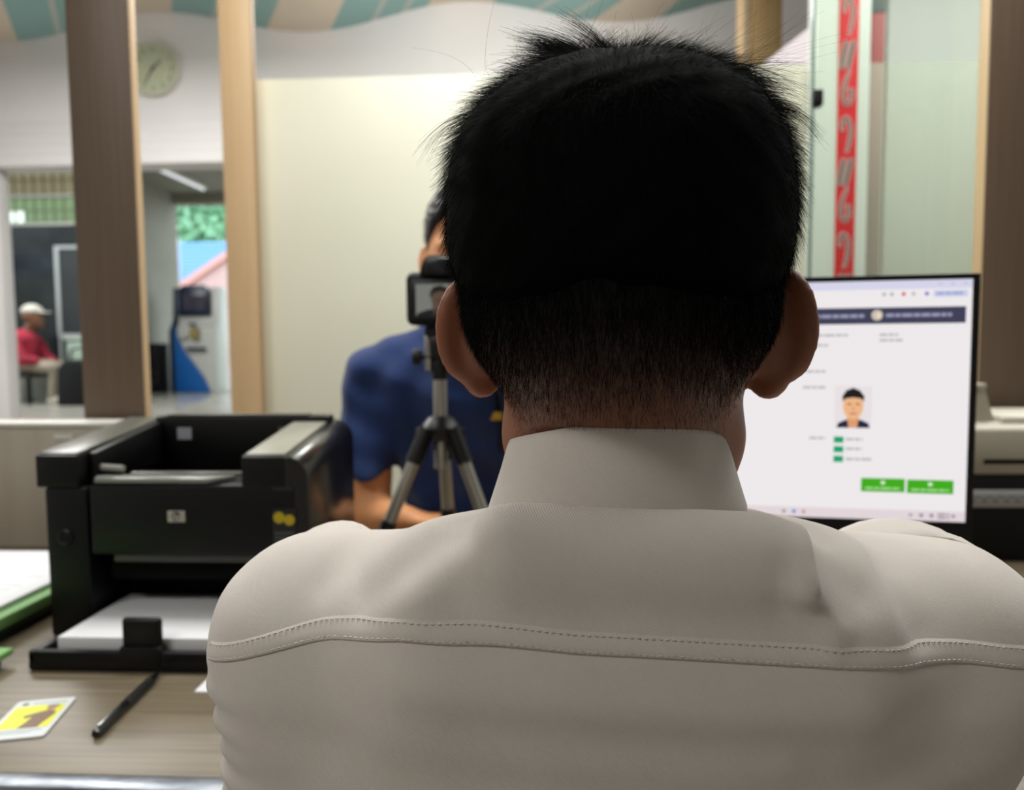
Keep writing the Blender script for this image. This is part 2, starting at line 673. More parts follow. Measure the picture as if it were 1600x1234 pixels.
def smooth_path(pts, n=4):
    out = []
    for i in range(len(pts) - 1):
        p0, p1, p2, p3 = (pts[min(max(i + d, 0), len(pts) - 1)] for d in (-1, 0, 1, 2))
        for k in range(n):
            t_ = k / n
            out.append(tuple(0.5 * (2 * b1 + (c - a) * t_ + (2 * a - 5 * b1 + 4 * c - d) * t_ ** 2 + (3 * b1 - a - 3 * c + d) * t_ ** 3) for a, b1, c, d in zip(p0, p1, p2, p3)))
    return out + [pts[-1]]


HOOK_UP = [(20, 34), (15, 44), (11, 54), (9, 66), (10, 77), (15, 84), (21, 80), (24, 70), (21, 62), (17, 66)]
HOOK_OVER = [(10, 124), (8, 117), (9, 109), (14, 104), (20, 109), (23, 120), (22, 134), (19, 146), (16, 156)]
BARS = [[(4, 205), (8, 184), (13, 163)], [(15, 205), (20, 184), (26, 163)]]
z = 3.02
while z > 0.95:
    for path, nm in ((HOOK_UP, 'scroll'), (HOOK_OVER, 'scroll'), (BARS[0], 'leaf_stroke'), (BARS[1], 'leaf_stroke')):
        p = [(sx0 + x_ * UX, z - y_ * UZ) for x_, y_ in smooth_path(path)]
        n = len(p)
        wd = [(0.0040 if nm == 'scroll' else 0.0062) * min(1, 0.35 + 4.0 * min(i, n - 1 - i) / n) for i in range(n)]
        ribbon(p, [h + 0.0024 for h in wd], sy - 0.0002).build(nm + '_outline', M_orl, st, smooth=False)
        ribbon(p, wd, sy - 0.0008).build(nm, M_orn, st, smooth=False)
    z -= 172 * UZ

t = thing('red_post', 'dark red slim post seen through the milky sheet', 'post', (1.096, 2.63, 0))
MB().box((1.074, 2.60, 0), (1.119, 2.66, 2.211), bev=0.003).build('shaft', mat('dark_red_paint', '#96302f', 0.5), t)
MB().box((1.072, 2.598, 2.211), (1.121, 2.662, 2.55), bev=0.003).build('cap', mat('post_cap', '#6f7775', 0.5), t)
tag(MB().box((0.962, 2.42, 0.4), (1.75, 2.426, 1.985), bev=0.001).build('milky_sheet', pane_mat('milky_acrylic', '#f6f7f3', 0.30, 0.015, '#e4e7db', 0.4)),
    'milky acrylic sheet behind the glass, right of the red ornament', 'sheet')
tag(MB().box((0.962, 2.395, 0.0), (1.75, 2.455, 0.399), bev=0.004).build('sheet_plinth', M_white), 'low white plinth carrying the milky acrylic sheet', 'plinth')
bead_chain('pale beaded blind cord in front of the dark red post', 0.757, 1.75, 1.1, 2.9, 0.0088, 0.0036)

# ================================================================== wall clock
cl = thing('wall_clock', 'round white wall clock on the wall above the opening', 'clock', (-2.389, 4.46, 2.80))
RX = Matrix.Rotation(R(90), 3, 'X')
CC = (-2.389, 4.498, 2.80)
MB().lathe([(0, 0), (0.158, 0), (0.160, 0.012), (0.160, 0.036), (0.154, 0.043), (0.146, 0.040), (0.143, 0.026), (0, 0.026)], CC, 48, RX).build('case', mat('clock_case', '#bcbcac', 0.3), cl)
dial = MB().lathe([(0, 0.0262), (0.143, 0.0262), (0.143, 0.0275), (0, 0.0275)], CC, 48, RX).build('dial', mat('clock_dial', '#c9cbb4', 0.5), cl)
M_ink = mat('ink_dark', '#3b3b38', 0.5)
for h in range(1, 13):
    a = R(90 - 30 * h)
    glyphs('numeral', str(h), 0.036, M_ink, dial, (CC[0] + 0.113 * math.cos(a), CC[1] - 0.0280, CC[2] + 0.113 * math.sin(a)), (1, 0, 0), (0, 0, 1))


def hand(name, ang, ln, wd, d):
    a = R(90 - ang)
    q = MB()
    q.prism([(-wd * 1.2, -0.02), (wd * 1.2, -0.02), (wd * 0.5, ln), (-wd * 0.5, ln)], 0.0015, 'y', 0)
    M = Matrix.Translation((CC[0], CC[1] - d, CC[2])) @ Matrix.Rotation(R(ang), 4, 'Y')
    q.build(name, M_ink, cl, smooth=False, mx=M)


hand('hour_hand', 46, 0.075, 0.005, 0.0325)
hand('minute_hand', 212, 0.105, 0.004, 0.0345)
MB().lathe([(0, 0.029), (0.008, 0.029), (0.008, 0.037), (0, 0.038)], CC, 16, RX).build('hub', M_ink, cl)
MB().lathe([(0.1455, 0.039), (0.10, 0.0425), (0.05, 0.044), (0, 0.0445)], CC, 40, RX).build('glass_cover', pane_mat('clear_cover', '#f8faf6', 0.0, 0.07), cl)

# ================================================================== desk and raised counter ledge
DZ = 0.75
dk = thing('service_desk', 'grey-brown woodgrain service desk with polished metal edge', 'desk', (0, 1.0, 0))
M_desk = mat('desk_laminate', '#766b58', 0.36, noise=('#605645', (5, 150, 5), 5), spec=0.4)
MB().box((-1.7, 0.60, 0.712), (1.7, 1.36, DZ), bev=0.002).build('desktop', M_desk, dk)
MB().box((-1.7, 0.578, 0.706), (1.7, 0.60, DZ + 0.0012), bev=0.003).build('metal_edge', mat('edge_metal', '#a7adb5', 0.38, 1.0, noise=('#6f747c', (18, 60, 18), 4), bump=((40, 40, 40), 0.4)), dk)
MB().box((-1.66, 1.30, 0.0), (1.66, 1.33, 0.712), bev=0.002).build('front_panel', M_dark_wood, dk)
for x in (-1.64, 1.60):
    MB().box((x, 0.66, 0.0), (x + 0.04, 1.30, 0.712), bev=0.002).build('end_panel', M_dark_wood, dk)
lg = thing('counter_ledge', 'low beige raised counter ledge with white top behind the printer', 'ledge', (-1.0, 1.4, 0.75))
M_beige = mat('beige_laminate', '#a9a092', 0.5, noise=('#a0978a', (30, 30, 2), 3))
MB().box((-1.7, 1.306, DZ + 0.0005), (-0.66, 1.352, 0.976), bev=0.003).build('riser', M_beige, lg)
MB().box((-1.7, 1.300, 0.976), (-0.655, 1.358, 0.986), bev=0.003).build('ledge_top', mat('ledge_white', '#d6d4cd', 0.25), lg)
MB().box((-0.912, 1.3035, 0.954), (-0.876, 1.3058, 0.963), bev=0.001).build('white_patch', M_white, lg)  # small white rectangle on the riser face

# ================================================================== black laser printer
px0, py0 = -0.652, 0.895
PW, PD, PH = 0.350, 0.215, 0.238
pr = thing('laser_printer', 'black laser printer with open paper tray on the desk', 'printer', (px0 + PW / 2, py0 + PD / 2, DZ))
M_pb = mat('printer_black', '#070809', 0.42, spec=0.3)
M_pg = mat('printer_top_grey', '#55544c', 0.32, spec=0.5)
M_pdk = mat('printer_dark', '#030303', 0.7, spec=0.1)


def pb(lo, hi, name, m, bev=0.002, par=None):
    o = MB().box([px0 + lo[0], py0 + lo[1], DZ + lo[2]], [px0 + hi[0], py0 + hi[1], DZ + hi[2]], bev=bev)
    return o.build(name, m, par or pr)


def arc_outline(x0, x1, z0, z1, r, n=8):
    """rectangle with the upper right corner rounded"""
    pts = [(x0, z0), (x1, z0)]
    for i in range(n + 1):
        a = math.pi / 2 * i / n
        pts.append((x1 - r + r * math.cos(a), z1 - r + r * math.sin(a)))
    return pts + [(x0, z1)]


pb((0.004, 0.075, 0.004), (PW - 0.03, PD, PH - 0.062), 'chassis', M_pdk, 0.004)
# right flank with the rounded shoulder
MB().prism([(px0 + a, DZ + c) for a, c in arc_outline(PW - 0.030, PW, 0.0, PH - 0.004, 0.029)], PD - 0.001, 'y', py0 + 0.001, bev=0.0015).build('right_flank', mat('printer_flank', '#15120f', 0.22, spec=0.6), pr)
# control column on the left and its cap
pb((0.008, 0.002, 0.0), (0.064, PD - 0.002, PH - 0.044), 'control_column', M_pb, 0.004)
pb((0.0, -0.001, PH - 0.044), (0.056, PD, PH - 0.002), 'column_cap', M_pb, 0.003)
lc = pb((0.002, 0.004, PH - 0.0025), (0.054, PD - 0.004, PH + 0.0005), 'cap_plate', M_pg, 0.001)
MB().lathe([(0.0105, 0), (0.0105, 0.0018), (0.0085, 0.003), (0.007, 0.0016), (0, 0.0013)], (px0 + 0.034, py0 + 0.0025, DZ + 0.130), 24, RX).build('power_button', M_pb, pr)
# front door, right front cheek, slot lip
pb((0.068, 0.0, 0.108), (PW - 0.016, 0.075, PH - 0.040), 'front_door', M_pb, 0.004)
pb((0.064, 0.012, PH - 0.058), (0.068, 0.075, PH - 0.035), 'door_gap', M_pdk, 0.0005)
pb((0.095, 0.004, 0.098), (PW - 0.03, 0.02, 0.1075), 'slot_lip', mat('slot_grey', '#3a3a38', 0.35), 0.001)
pb((0.080, 0.02, 0.07), (PW - 0.03, 0.07, 0.097), 'feed_housing', M_pdk, 0.003)
pb((0.064, 0.010, 0.0), (PW - 0.028, 0.075, 0.010), 'tray_floor', M_pdk, 0.001)
pb((PW - 0.040, 0.004, 0.010), (PW - 0.028, 0.075, 0.108), 'inner_cheek', M_pdk, 0.001)
# output bin: sloping floor, rims
b_ = MB()
b_.prism([(py0 + 0.055, DZ + PH - 0.041), (py0 + PD - 0.03, DZ + PH - 0.060), (py0 + PD - 0.03, DZ + PH - 0.063), (py0 + 0.055, DZ + PH - 0.063)], PW - 0.150, 'x', px0 + 0.066)
b_.build('bin_floor', M_pdk, pr, smooth=False)
pb((0.057, 0.02, PH - 0.040), (0.068, PD - 0.02, PH - 0.002), 'bin_left_wall', M_pb, 0.002)
pb((PW - 0.085, 0.0005, PH - 0.062), (PW - 0.0265, PD - 0.002, PH - 0.004), 'bin_right_rim', M_pb, 0.003)
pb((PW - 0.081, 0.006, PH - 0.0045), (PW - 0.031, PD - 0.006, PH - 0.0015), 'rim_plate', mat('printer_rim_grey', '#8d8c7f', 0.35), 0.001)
pb((0.057, PD - 0.032, PH - 0.062), (PW - 0.028, PD - 0.001, PH + 0.004), 'bin_back_rim', M_pb, 0.004)
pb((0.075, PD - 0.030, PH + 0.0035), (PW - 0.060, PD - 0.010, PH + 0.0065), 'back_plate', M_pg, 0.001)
pb((0.092, PD - 0.034, PH - 0.030), (0.113, PD - 0.0315, PH - 0.013), 'warning_sticker', mat('sticker_grey', '#a6a8b4', 0.5), 0.0)
pb((0.246, PD - 0.034, PH - 0.026), (0.270, PD - 0.0315, PH - 0.012), 'warning_sticker', mat('sticker_grey2', '#55554f', 0.5), 0.0)
# paper stop flap: smoky translucent bar on a hinge
fl_ = MB()
fl_.prism([(px0 + 0.062, py0 + 0.030), (px0 + 0.075, py0 + 0.002), (px0 + 0.222, py0 - 0.001), (px0 + 0.248, py0 + 0.026)], 0.006, 'z', DZ + PH - 0.038, bev=0.001)
fl_.build('paper_stop', mat('smoky_plastic', '#7f817c', 0.25, spec=0.7), pr)
MB().tube([(px0 + 0.058, py0 + 0.030, DZ + PH - 0.022), (px0 + 0.098, py0 + 0.028, DZ + PH - 0.024)], 0.0042, 10).build('stop_hinge', mat('hinge_grey', '#8e8d86', 0.3), pr)
pb((0.105, 0.030, PH - 0.034), (0.262, 0.038, PH - 0.030), 'bin_front_edge', mat('bin_edge', '#4a4a46', 0.3), 0.001)
# badge with the round mark, model strip and service sticker
bx_, bz_ = px0 + 0.181, DZ + 0.158
bd = MB().prism([(bx_ - 0.0115 + (0.003 if i in (0, 3) else 0), bz_) for i in ()] or [(bx_ - 0.0112, bz_ - 0.0072), (bx_ + 0.0112, bz_ - 0.0072), (bx_ + 0.0112, bz_ + 0.0072), (bx_ - 0.0112, bz_ + 0.0072)], 0.0014, 'y', py0 - 0.0013, bev=0.0005).build('badge', mat('badge_silver', '#b9b6ae', 0.3, 0.3), pr)
MB().lathe([(0, 0), (0.0063, 0), (0.0063, 0.0004), (0, 0.0004)], (bx_, py0 - 0.0013, bz_), 28, RX).build('badge_disc', mat('badge_dark', '#3c3a38', 0.4), bd)
glyphs('badge_letters', 'hp', 0.0125, mat('badge_light', '#cfccc4', 0.3), bd, (bx_, py0 - 0.0019, bz_ - 0.0003), (1, 0, 0), (0, 0, 1), shear=0.35)
glyphs('model_lettering', 'LaserJet', 0.008, mat('model_grey', '#3f4143', 0.4), pr, (px0 + 0.318, py0 - 0.0003, DZ + 0.194), (1, 0, 0), (0, 0, 1))
sk = pb((0.304, -0.0006, 0.098), (0.334, 0.0002, 0.168), 'service_sticker', mat('sticker_dark', '#17181a', 0.4), 0.0)
for dx, dz, rr in ((0.0085, 0.157, 0.0072), (0.0215, 0.154, 0.0068)):
    MB().lathe([(0, 0), (rr, 0), (rr, 0.0004), (0, 0.0004)], (px0 + 0.304 + dx, py0 - 0.0006, DZ + dz), 24, RX).build('yellow_dot', mat('sticker_yellow', '#b9a41d', 0.4), sk)
for k in range(4):
    pb((0.3065, -0.0009, 0.136 - 0.006 * k), (0.3065 + (0.024, 0.021, 0.018, 0.02)[k], -0.0005, 0.1385 - 0.006 * k), 'print_line', mat('print_grey', '#4d4f4c', 0.5), 0.0, sk)
# the top rises towards the back
for o_ in pr.children:
    for v_ in o_.data.vertices:
        if v_.co.z > DZ + PH - 0.039:
            v_.co.z += 0.025 * min(max((v_.co.y - py0 - 0.03) / (PD - 0.06), 0), 1)
# open tray
ty0 = 0.797
MB().box((-0.602, ty0, DZ + 0.001), (px0 + PW - 0.04, py0 + 0.02, DZ + 0.012), bev=0.002).build('paper_tray', M_pb, pr)
MB().box((-0.602, ty0, DZ + 0.010), (px0 + PW - 0.04, ty0 + 0.010, DZ + 0.024), bev=0.003).build('tray_lip', M_pb, pr)
MB().box((-0.602, ty0, DZ + 0.010), (-0.592, py0 + 0.01, DZ + 0.022), bev=0.003).build('tray_side', M_pb, pr)
stp = MB()
stp.box((-0.494, ty0 - 0.002, DZ + 0.004), (-0.444, ty0 + 0.016, DZ + 0.030), bev=0.004)
stp.box((-0.492, ty0 + 0.003, DZ + 0.026), (-0.446, ty0 + 0.012, DZ + 0.062), bev=0.0045, seg=3)
stp.build('tray_stop', M_pb, pr)
sp_ = tag(MB().box((-0.577, ty0 + 0.0165, DZ + 0.0125), (-0.357, py0 + 0.07, DZ + 0.034), bev=0.0008).build('paper_stack', M_paper),
          'stack of blank white paper loaded in the printer tray', 'paper')

# ================================================================== papers, folders, card, pen
MB_ = MB().box((-0.92, 0.85, DZ), (-0.700, 1.155, DZ + 0.018), bev=0.003).build('binder', mat('binder_green', '#16301a', 0.4, noise=('#1d1f1d', (9, 9, 60), 2)))
tag(MB_, 'dark green binder lowest in the pile left of the printer', 'binder')
tag(MB().box((-0.925, 0.845, DZ + 0.0182), (-0.690, 1.15, DZ + 0.033), bev=0.0015).build('folder', mat('folder_green', '#72a35e', 0.6)),
    'light green folder beneath the printed sheets left of the printer', 'folder')
sh_ = thing('paper_sheets', 'loose white printed sheets topping the green folder pile', 'paper', (-0.8, 1.0, DZ + 0.0332))
MB().box((-0.935, 0.862, DZ + 0.0332), (-0.7095, 1.148, DZ + 0.040), bev=0.0006).build('sheets', M_paper, sh_)
for k in range(9):
    y = 1.118 - 0.020 * k
    MB().box((-0.92, y, DZ + 0.0401), (-0.92 + RNG.uniform(0.12, 0.19), y + 0.0016, DZ + 0.0403)).build('print_line', mat('faint_print', '#a7a8ab', 0.7), sh_, smooth=False)
tag(MB().box((-0.84, 0.64, DZ), (-0.640, 0.806, DZ + 0.012), bev=0.002).build('binder', mat('binder_dark', '#12351c', 0.45)),
    'dark green binder at the left frame edge, nearest the card', 'binder')
tag(MB().box((-0.845, 0.645, DZ + 0.0122), (-0.632, 0.815, DZ + 0.020), bev=0.001).build('folder', MATS['folder_green']),
    'light green folder at the left frame edge, nearest the card', 'folder')
tag(MB().box((-0.384, 0.752, DZ), (-0.18, 0.79, DZ + 0.0012)).build('paper_slip', M_paper), 'white paper slip mostly hidden behind the white sleeve', 'paper')

ca = R(13.5)
cd = thing('photo_card', 'white laminated card with a yellow portrait photo on the desk', 'card', (-0.5205, 0.689, DZ), ca)


def cbox(lo, hi, name, m, par, bev=0.0):
    q = MB().box(lo, hi, bev=bev)
    q.bm.transform(Matrix.Translation((-0.5205, 0.689, DZ)) @ Matrix.Rotation(ca, 4, 'Z'))
    return q.build(name, m, par, smooth=False)


body_ = MB()
r_ = 0.004
out = []
for (sx_, sy_, a0) in ((1, -1, -90), (1, 1, 0), (-1, 1, 90), (-1, -1, 180)):
    for i in range(5):
        a = R(a0 + 90 * i / 4)
        out.append((sx_ * (0.0275 - r_) + r_ * math.cos(a), sy_ * (0.040 - r_) + r_ * math.sin(a)))
body_.prism(out, 0.0022, 'z', 0.0)
body_.bm.transform(Matrix.Translation((-0.5205, 0.689, DZ)) @ Matrix.Rotation(ca, 4, 'Z'))
body_.build('card_body', mat('card_white', '#d3d8da', 0.18), cd)
cp = cbox((-0.0235, -0.021, 0.0022), (0.0235, 0.026, 0.0024), 'photo', mat('photo_yellow', '#cfd00c', 0.4), cd)


def cpoly(pts, zt, name, m, par):
    q = MB()
    q.prism(pts, 0.00012, 'z', zt)
    q.bm.transform(Matrix.Translation((-0.5205, 0.689, DZ)) @ Matrix.Rotation(ca, 4, 'Z'))
    return q.build(name, m, par, smooth=False)


def oval(cx_, cy_, rx, ry, n=18, rot=0.0):
    return [(cx_ + rx * math.cos(2 * math.pi * i / n) * math.cos(rot) - ry * math.sin(2 * math.pi * i / n) * math.sin(rot),
             cy_ + rx * math.cos(2 * math.pi * i / n) * math.sin(rot) + ry * math.sin(2 * math.pi * i / n) * math.cos(rot)) for i in range(n)]


M_uni = mat('photo_brown', '#5f4a3c', 0.5, noise=('#8a6a52', (900, 900, 900), 2))
cpoly([(-0.004, -0.021), (0.014, -0.021), (0.016, -0.010), (0.020, 0.004), (0.019, 0.011), (0.011, 0.014), (0.002, 0.010), (-0.008, 0.004), (-0.006, -0.001), (0.001, 0.001), (-0.001, -0.010)], 0.0024, 'figure_torso', M_uni, cp)
cpoly(oval(0.0125, 0.0175, 0.0042, 0.0050), 0.00252, 'figure_face', mat('photo_skin', '#a87a5c', 0.5), cp)
cpoly(oval(0.0125, 0.0225, 0.0062, 0.0030), 0.00264, 'figure_hat', mat('photo_hat', '#86776a', 0.5), cp)
cbox((-0.0235, -0.0265, 0.0022), (0.020, -0.0248, 0.00232), 'print_line', mat('card_print', '#8f9597', 0.5), cd)
cbox((-0.0235, -0.0305, 0.0022), (0.012, -0.0293, 0.00232), 'print_line', MATS['card_print'], cd)
cbox((-0.010, 0.0305, 0.0022), (0.022, 0.0325, 0.00232), 'print_line', MATS['card_print'], cd)
cpoly(oval(-0.0175, 0.0315, 0.0032, 0.0032), 0.0022, 'emblem', mat('card_emblem', '#5a5f66', 0.5), cd)

pn = thing('pen', 'black ballpoint pen lying in front of the printer tray', 'pen', (-0.438, 0.72, DZ))
A, B = Vector((-0.4325, 0.655, DZ + 0.0052)), Vector((-0.4425, 0.793, DZ + 0.0052))
def along(k, dz=0.0):
    p_ = A.lerp(B, k)
    return (p_.x, p_.y, p_.z + dz)
MB().tube([along(0.0), along(0.02), along(0.42)], [0.0036, 0.0046, 0.0050], 14).build('barrel', mat('pen_black', '#0c0c0d', 0.22, spec=0.6), pn)
MB().tube([along(0.42), along(0.46), along(0.80)], [0.0051, 0.0053, 0.0050], 14).build('grip', mat('pen_grip', '#1b1b1c', 0.35), pn)
MB().tube([along(0.80), along(0.95), along(1.0)], [0.0048, 0.0020, 0.0007], 14).build('tip', mat('pen_tip', '#1a1b1d', 0.3, 0.6), pn)
MB().box((-0.0012, 0, 0), (0.0012, 0.040, 0.0012), bev=0.0004).build('clip', M_steel, pn, mx=Matrix.Translation(along(0.05, 0.0048)) @ Matrix.Rotation(R(4), 4, 'Z'))

# ================================================================== monitor
MR = R(8)
MO = Vector((0.515, 0.92, 0))
mu = Vector((math.cos(MR), -math.sin(MR), 0))
mn = Vector((math.sin(MR), math.cos(MR), 0))        # pointing away from the viewer
mon = thing('computer_monitor', 'wide black computer monitor showing a white web page', 'monitor', (MO.x - 0.27 * mu.x, MO.y - 0.27 * mu.y, DZ), -MR)
MMX = Matrix(((mu.x, mn.x, 0, MO.x), (mu.y, mn.y, 0, MO.y), (0, 0, 1, 0), (0, 0, 0, 1)))


def mbox(lo, hi, name, m, par=None, bev=0.0, smooth=True):
    return MB().box(lo, hi, bev=bev).build(name, m, par or mon, smooth=smooth, mx=MMX)


mbox((-0.545, 0.004, 0.874), (0.0, 0.030, 1.2005), 'housing', M_black, bev=0.004)
mbox((-0.545, 0.0, 0.874), (0.0, 0.006, 0.8975), 'bottom_bezel', M_black, bev=0.001)
mbox((-0.545, 0.0, 1.194), (0.0, 0.006, 1.2005), 'top_bezel', M_black, bev=0.001)
mbox((-0.008, 0.0, 0.8975), (0.0, 0.006, 1.194), 'side_bezel', M_black, bev=0.001)
mbox((-0.545, 0.0, 0.8975), (-0.537, 0.006, 1.194), 'side_bezel', M_black, bev=0.001)
mbox((-0.34, 0.03, 0.90), (-0.20, 0.055, 1.06), 'rear_boss', M_black, bev=0.006)
mbox((-0.30, 0.045, 0.76), (-0.24, 0.065, 1.0), 'stand_neck', M_black, bev=0.006)
mbox((-0.38, -0.03, 0.7505), (-0.16, 0.15, 0.762), 'stand_base', M_black, bev=0.004)


def glow(name, h, s=1.0):
    return mat('screen_' + name, '#050505', 0.4, emit=h, estr=s)


S = mbox((-0.537, 0.0015, 0.8975), (-0.008, 0.0045, 1.194), 'screen', glow('white', '#f4f0f2', 0.93), smooth=False)


def ui(u0, z0, u1, z1, col, name, layer=1, s=0.95):
    d = 0.0015 - 0.0002 * layer
    return mbox((u0, d, min(z0, z1)), (u1, d + 0.00015, max(z0, z1)), name, glow(col.strip('#'), col, s), S, smooth=False)


def ui_poly(pts, col, name, layer, s=0.95):
    d = 0.0015 - 0.0002 * layer
    return MB().prism(pts, 0.00015, 'y', d).build(name, glow(col.strip('#'), col, s), S, smooth=False, mx=MMX)


def words(u0, z, u1, h, col, layer=1):
    """a line of unreadable small print as word-length bars"""
    u = u0
    k = 0
    while u < u1:
        wl = (0.009, 0.006, 0.012, 0.0075, 0.010)[k % 5]
        ui(u, z - h / 2, min(u + wl, u1), z + h / 2, col, 'text_line', layer)
        u += wl + 0.0014
        k += 1


ui(-0.537, 1.1835, -0.008, 1.194, '#d9d8ee', 'title_bar')
ui(-0.537, 1.1415, -0.0145, 1.1615, '#3f3f57', 'page_header')
words(-0.30, 1.1515, -0.129, 0.0042, '#9a9ab8', 2)
words(-0.104, 1.1518, -0.030, 0.0042, '#9a9ab8', 2)
ui_poly(oval(-0.1142, 1.1522, 0.0066, 0.0066), '#cdc4b8', 'avatar', 2)
ui_poly(oval(-0.1125, 1.1518, 0.0025, 0.0035), '#f1dcbf', 'avatar_face', 3)
for u, c_ in ((-0.1068, '#b9b9be'), (-0.098, '#b4b4ba'), (-0.0845, '#d8544c'), (-0.0735, '#bdbdc0'), (-0.0585, '#6f73c8')):
    ui_poly(oval(u, 1.1775, 0.0024, 0.0024, 12), c_, 'tool_icon', 1)
for u in (-0.044, -0.030, -0.016):
    ui(u - 0.0022, 1.1885, u + 0.0022, 1.1895, '#a6a6b6', 'window_button', 2)
ui(-0.0508, 1.1732, -0.0131, 1.1812, '#cdd2ee', 'profile_chip')
words(-0.048, 1.1773, -0.017, 0.003, '#9fa6cf', 2)
for (u0, z, u1) in ((-0.1927, 1.128, -0.1475), (-0.1925, 1.1222, -0.1811), (-0.1932, 1.1157, -0.1705), (-0.1108, 1.128, -0.0895), (-0.1106, 1.1213, -0.0843),
                    (-0.1956, 1.083, -0.1728), (-0.1991, 1.063, -0.1725), (-0.1472, 0.998, -0.1276), (-0.147, 0.986, -0.128), (-0.1467, 0.973, -0.1167), (-0.1904, 0.999, -0.1713)):
    words(u0, z, u1, 0.0030, '#bdb9bc')
# portrait on the page
ui(-0.1612, 1.0115, -0.1176, 1.0648, '#ece4e6', 'portrait_background')
ui_poly([(-0.1585, 1.0125), (-0.1195, 1.0125), (-0.1215, 1.0185), (-0.1300, 1.0225), (-0.1480, 1.0225), (-0.1565, 1.0185)], '#1c2340', 'portrait_shirt', 2)
ui_poly([(-0.1445, 1.0125), (-0.1345, 1.0125), (-0.1325, 1.026), (-0.1465, 1.026)], '#e0a072', 'portrait_neck', 3)
ui_poly(oval(-0.1395, 1.0395, 0.0118, 0.0165, 24), '#f2b98a', 'portrait_face', 4)
ui_poly([(-0.1518, 1.0450), (-0.1524, 1.0520), (-0.148, 1.0592), (-0.140, 1.0627), (-0.132, 1.0592), (-0.1266, 1.0520), (-0.1272, 1.0450), (-0.1300, 1.0490), (-0.1395, 1.0505), (-0.1490, 1.0490)], '#17151a', 'portrait_hair', 5)
for u in (-0.1440, -0.1345):
    ui(u - 0.0022, 1.0415, u + 0.0022, 1.0430, '#4f3728', 'portrait_eye', 6)
ui(-0.1403, 1.0345, -0.1383, 1.0385, '#d99b6e', 'portrait_nose', 6)
ui_poly([(-0.1440, 1.0315), (-0.1350, 1.0315), (-0.1365, 1.0293), (-0.1425, 1.0293)], '#c9786a', 'portrait_mouth', 6)
for z1 in (1.0012, 0.9891, 0.9769):
    ui(-0.1613, z1 - 0.0079, -0.1498, z1, '#12a46f', 'status_badge')
for (u0, u1, z1) in ((-0.1281, -0.0774, 0.9495), (-0.0748, -0.0222, 0.9488)):
    ui(u0, z1 - 0.017, u1, z1, '#3fae16', 'green_button')
    ui_poly(oval((u0 + u1) / 2, z1 - 0.0053, 0.0028, 0.0024, 12), '#d9f0cc', 'button_icon', 2)
    words(u0 + 0.005, z1 - 0.0125, u1 - 0.005, 0.0028, '#a6dd8c', 2)
ui(-0.537, 0.8975, -0.008, 0.9105, '#e6d9de', 'task_bar')
for u, c_ in ((-0.2197, '#9a9aa2'), (-0.2075, '#3f8fd0'), (-0.1957, '#c99a86'), (-0.070, '#b3a9b0'), (-0.0577, '#8d8790'), (-0.046, '#8d8790'), (-0.0215, '#a39aa2')):
    ui_poly(oval(u, 0.9045, 0.0024, 0.0024, 12), c_, 'task_icon', 2)
words(-0.039, 0.9063, -0.026, 0.0025, '#9a929a', 2)
words(-0.039, 0.9022, -0.026, 0.0025, '#9a929a', 2)

# ================================================================== cream sheet-fed printer on a black box
bb = thing('black_device', 'black desktop unit with white label strip under the cream printer', 'device', (0.85, 1.4, DZ))
MB().box((0.62, 1.26, DZ), (1.06, 1.55, 0.889), bev=0.004).build('case', M_black_soft, bb)
MB().box((0.63, 1.262, 0.877), (1.05, 1.30, 0.894), bev=0.003).build('lid_edge', M_black, bb)
lb = MB().box((0.66, 1.2582, 0.842), (0.98, 1.2602, 0.871), bev=0.0004).build('label_strip', mat('label_white', '#b9bcc0', 0.5), bb)
for k in range(16):
    MB().box((0.665 + 0.019 * k, 1.2576, 0.8585), (0.680 + 0.019 * k, 1.2583, 0.8615)).build('print_line', mat('label_print', '#8a8d92', 0.6), lb, smooth=False)
for k in range(8):
    MB().box((0.700 + 0.018 * k, 1.2576, 0.850), (0.708 + 0.018 * k, 1.2583, 0.855)).build('key_mark', MATS['label_print'], lb, smooth=False)
cr = thing('sheet_printer', 'cream sheet-fed printer with dark slot beside the monitor', 'printer', (0.85, 1.4, 0.894))
MB().box((0.64, 1.264, 0.8945), (1.08, 1.53, 0.975), bev=0.007, seg=3).build('body', M_cream, cr)
MB().prism([(1.268, 0.972), (1.30, 1.040 - 0.058), (1.53, 0.985), (1.53, 0.972)], 0.43, 'x', 0.645, bev=0.002).build('top_slope', M_cream, cr)
fd = MB()
fd.prism([(0.62, 0.978), (0.7605, 0.978), (0.740, 1.043), (0.62, 1.043)], 0.07, 'y', 1.30, bev=0.003)
fd.build('feeder', M_cream, cr)
MB().box((0.62, 1.297, 1.038), (0.742, 1.372, 1.047), bev=0.002).build('feeder_lip', mat('cream_light', '#cdc9bc', 0.45), cr)
MB().box((0.722, 1.262, 0.9145), (1.04, 1.2655, 0.9215)).build('paper_slot', M_pdk, cr)
MB().box((0.765, 1.29, 0.978), (1.06, 1.40, 0.990), bev=0.002).build('top_cover', MATS['cream_light'], cr)

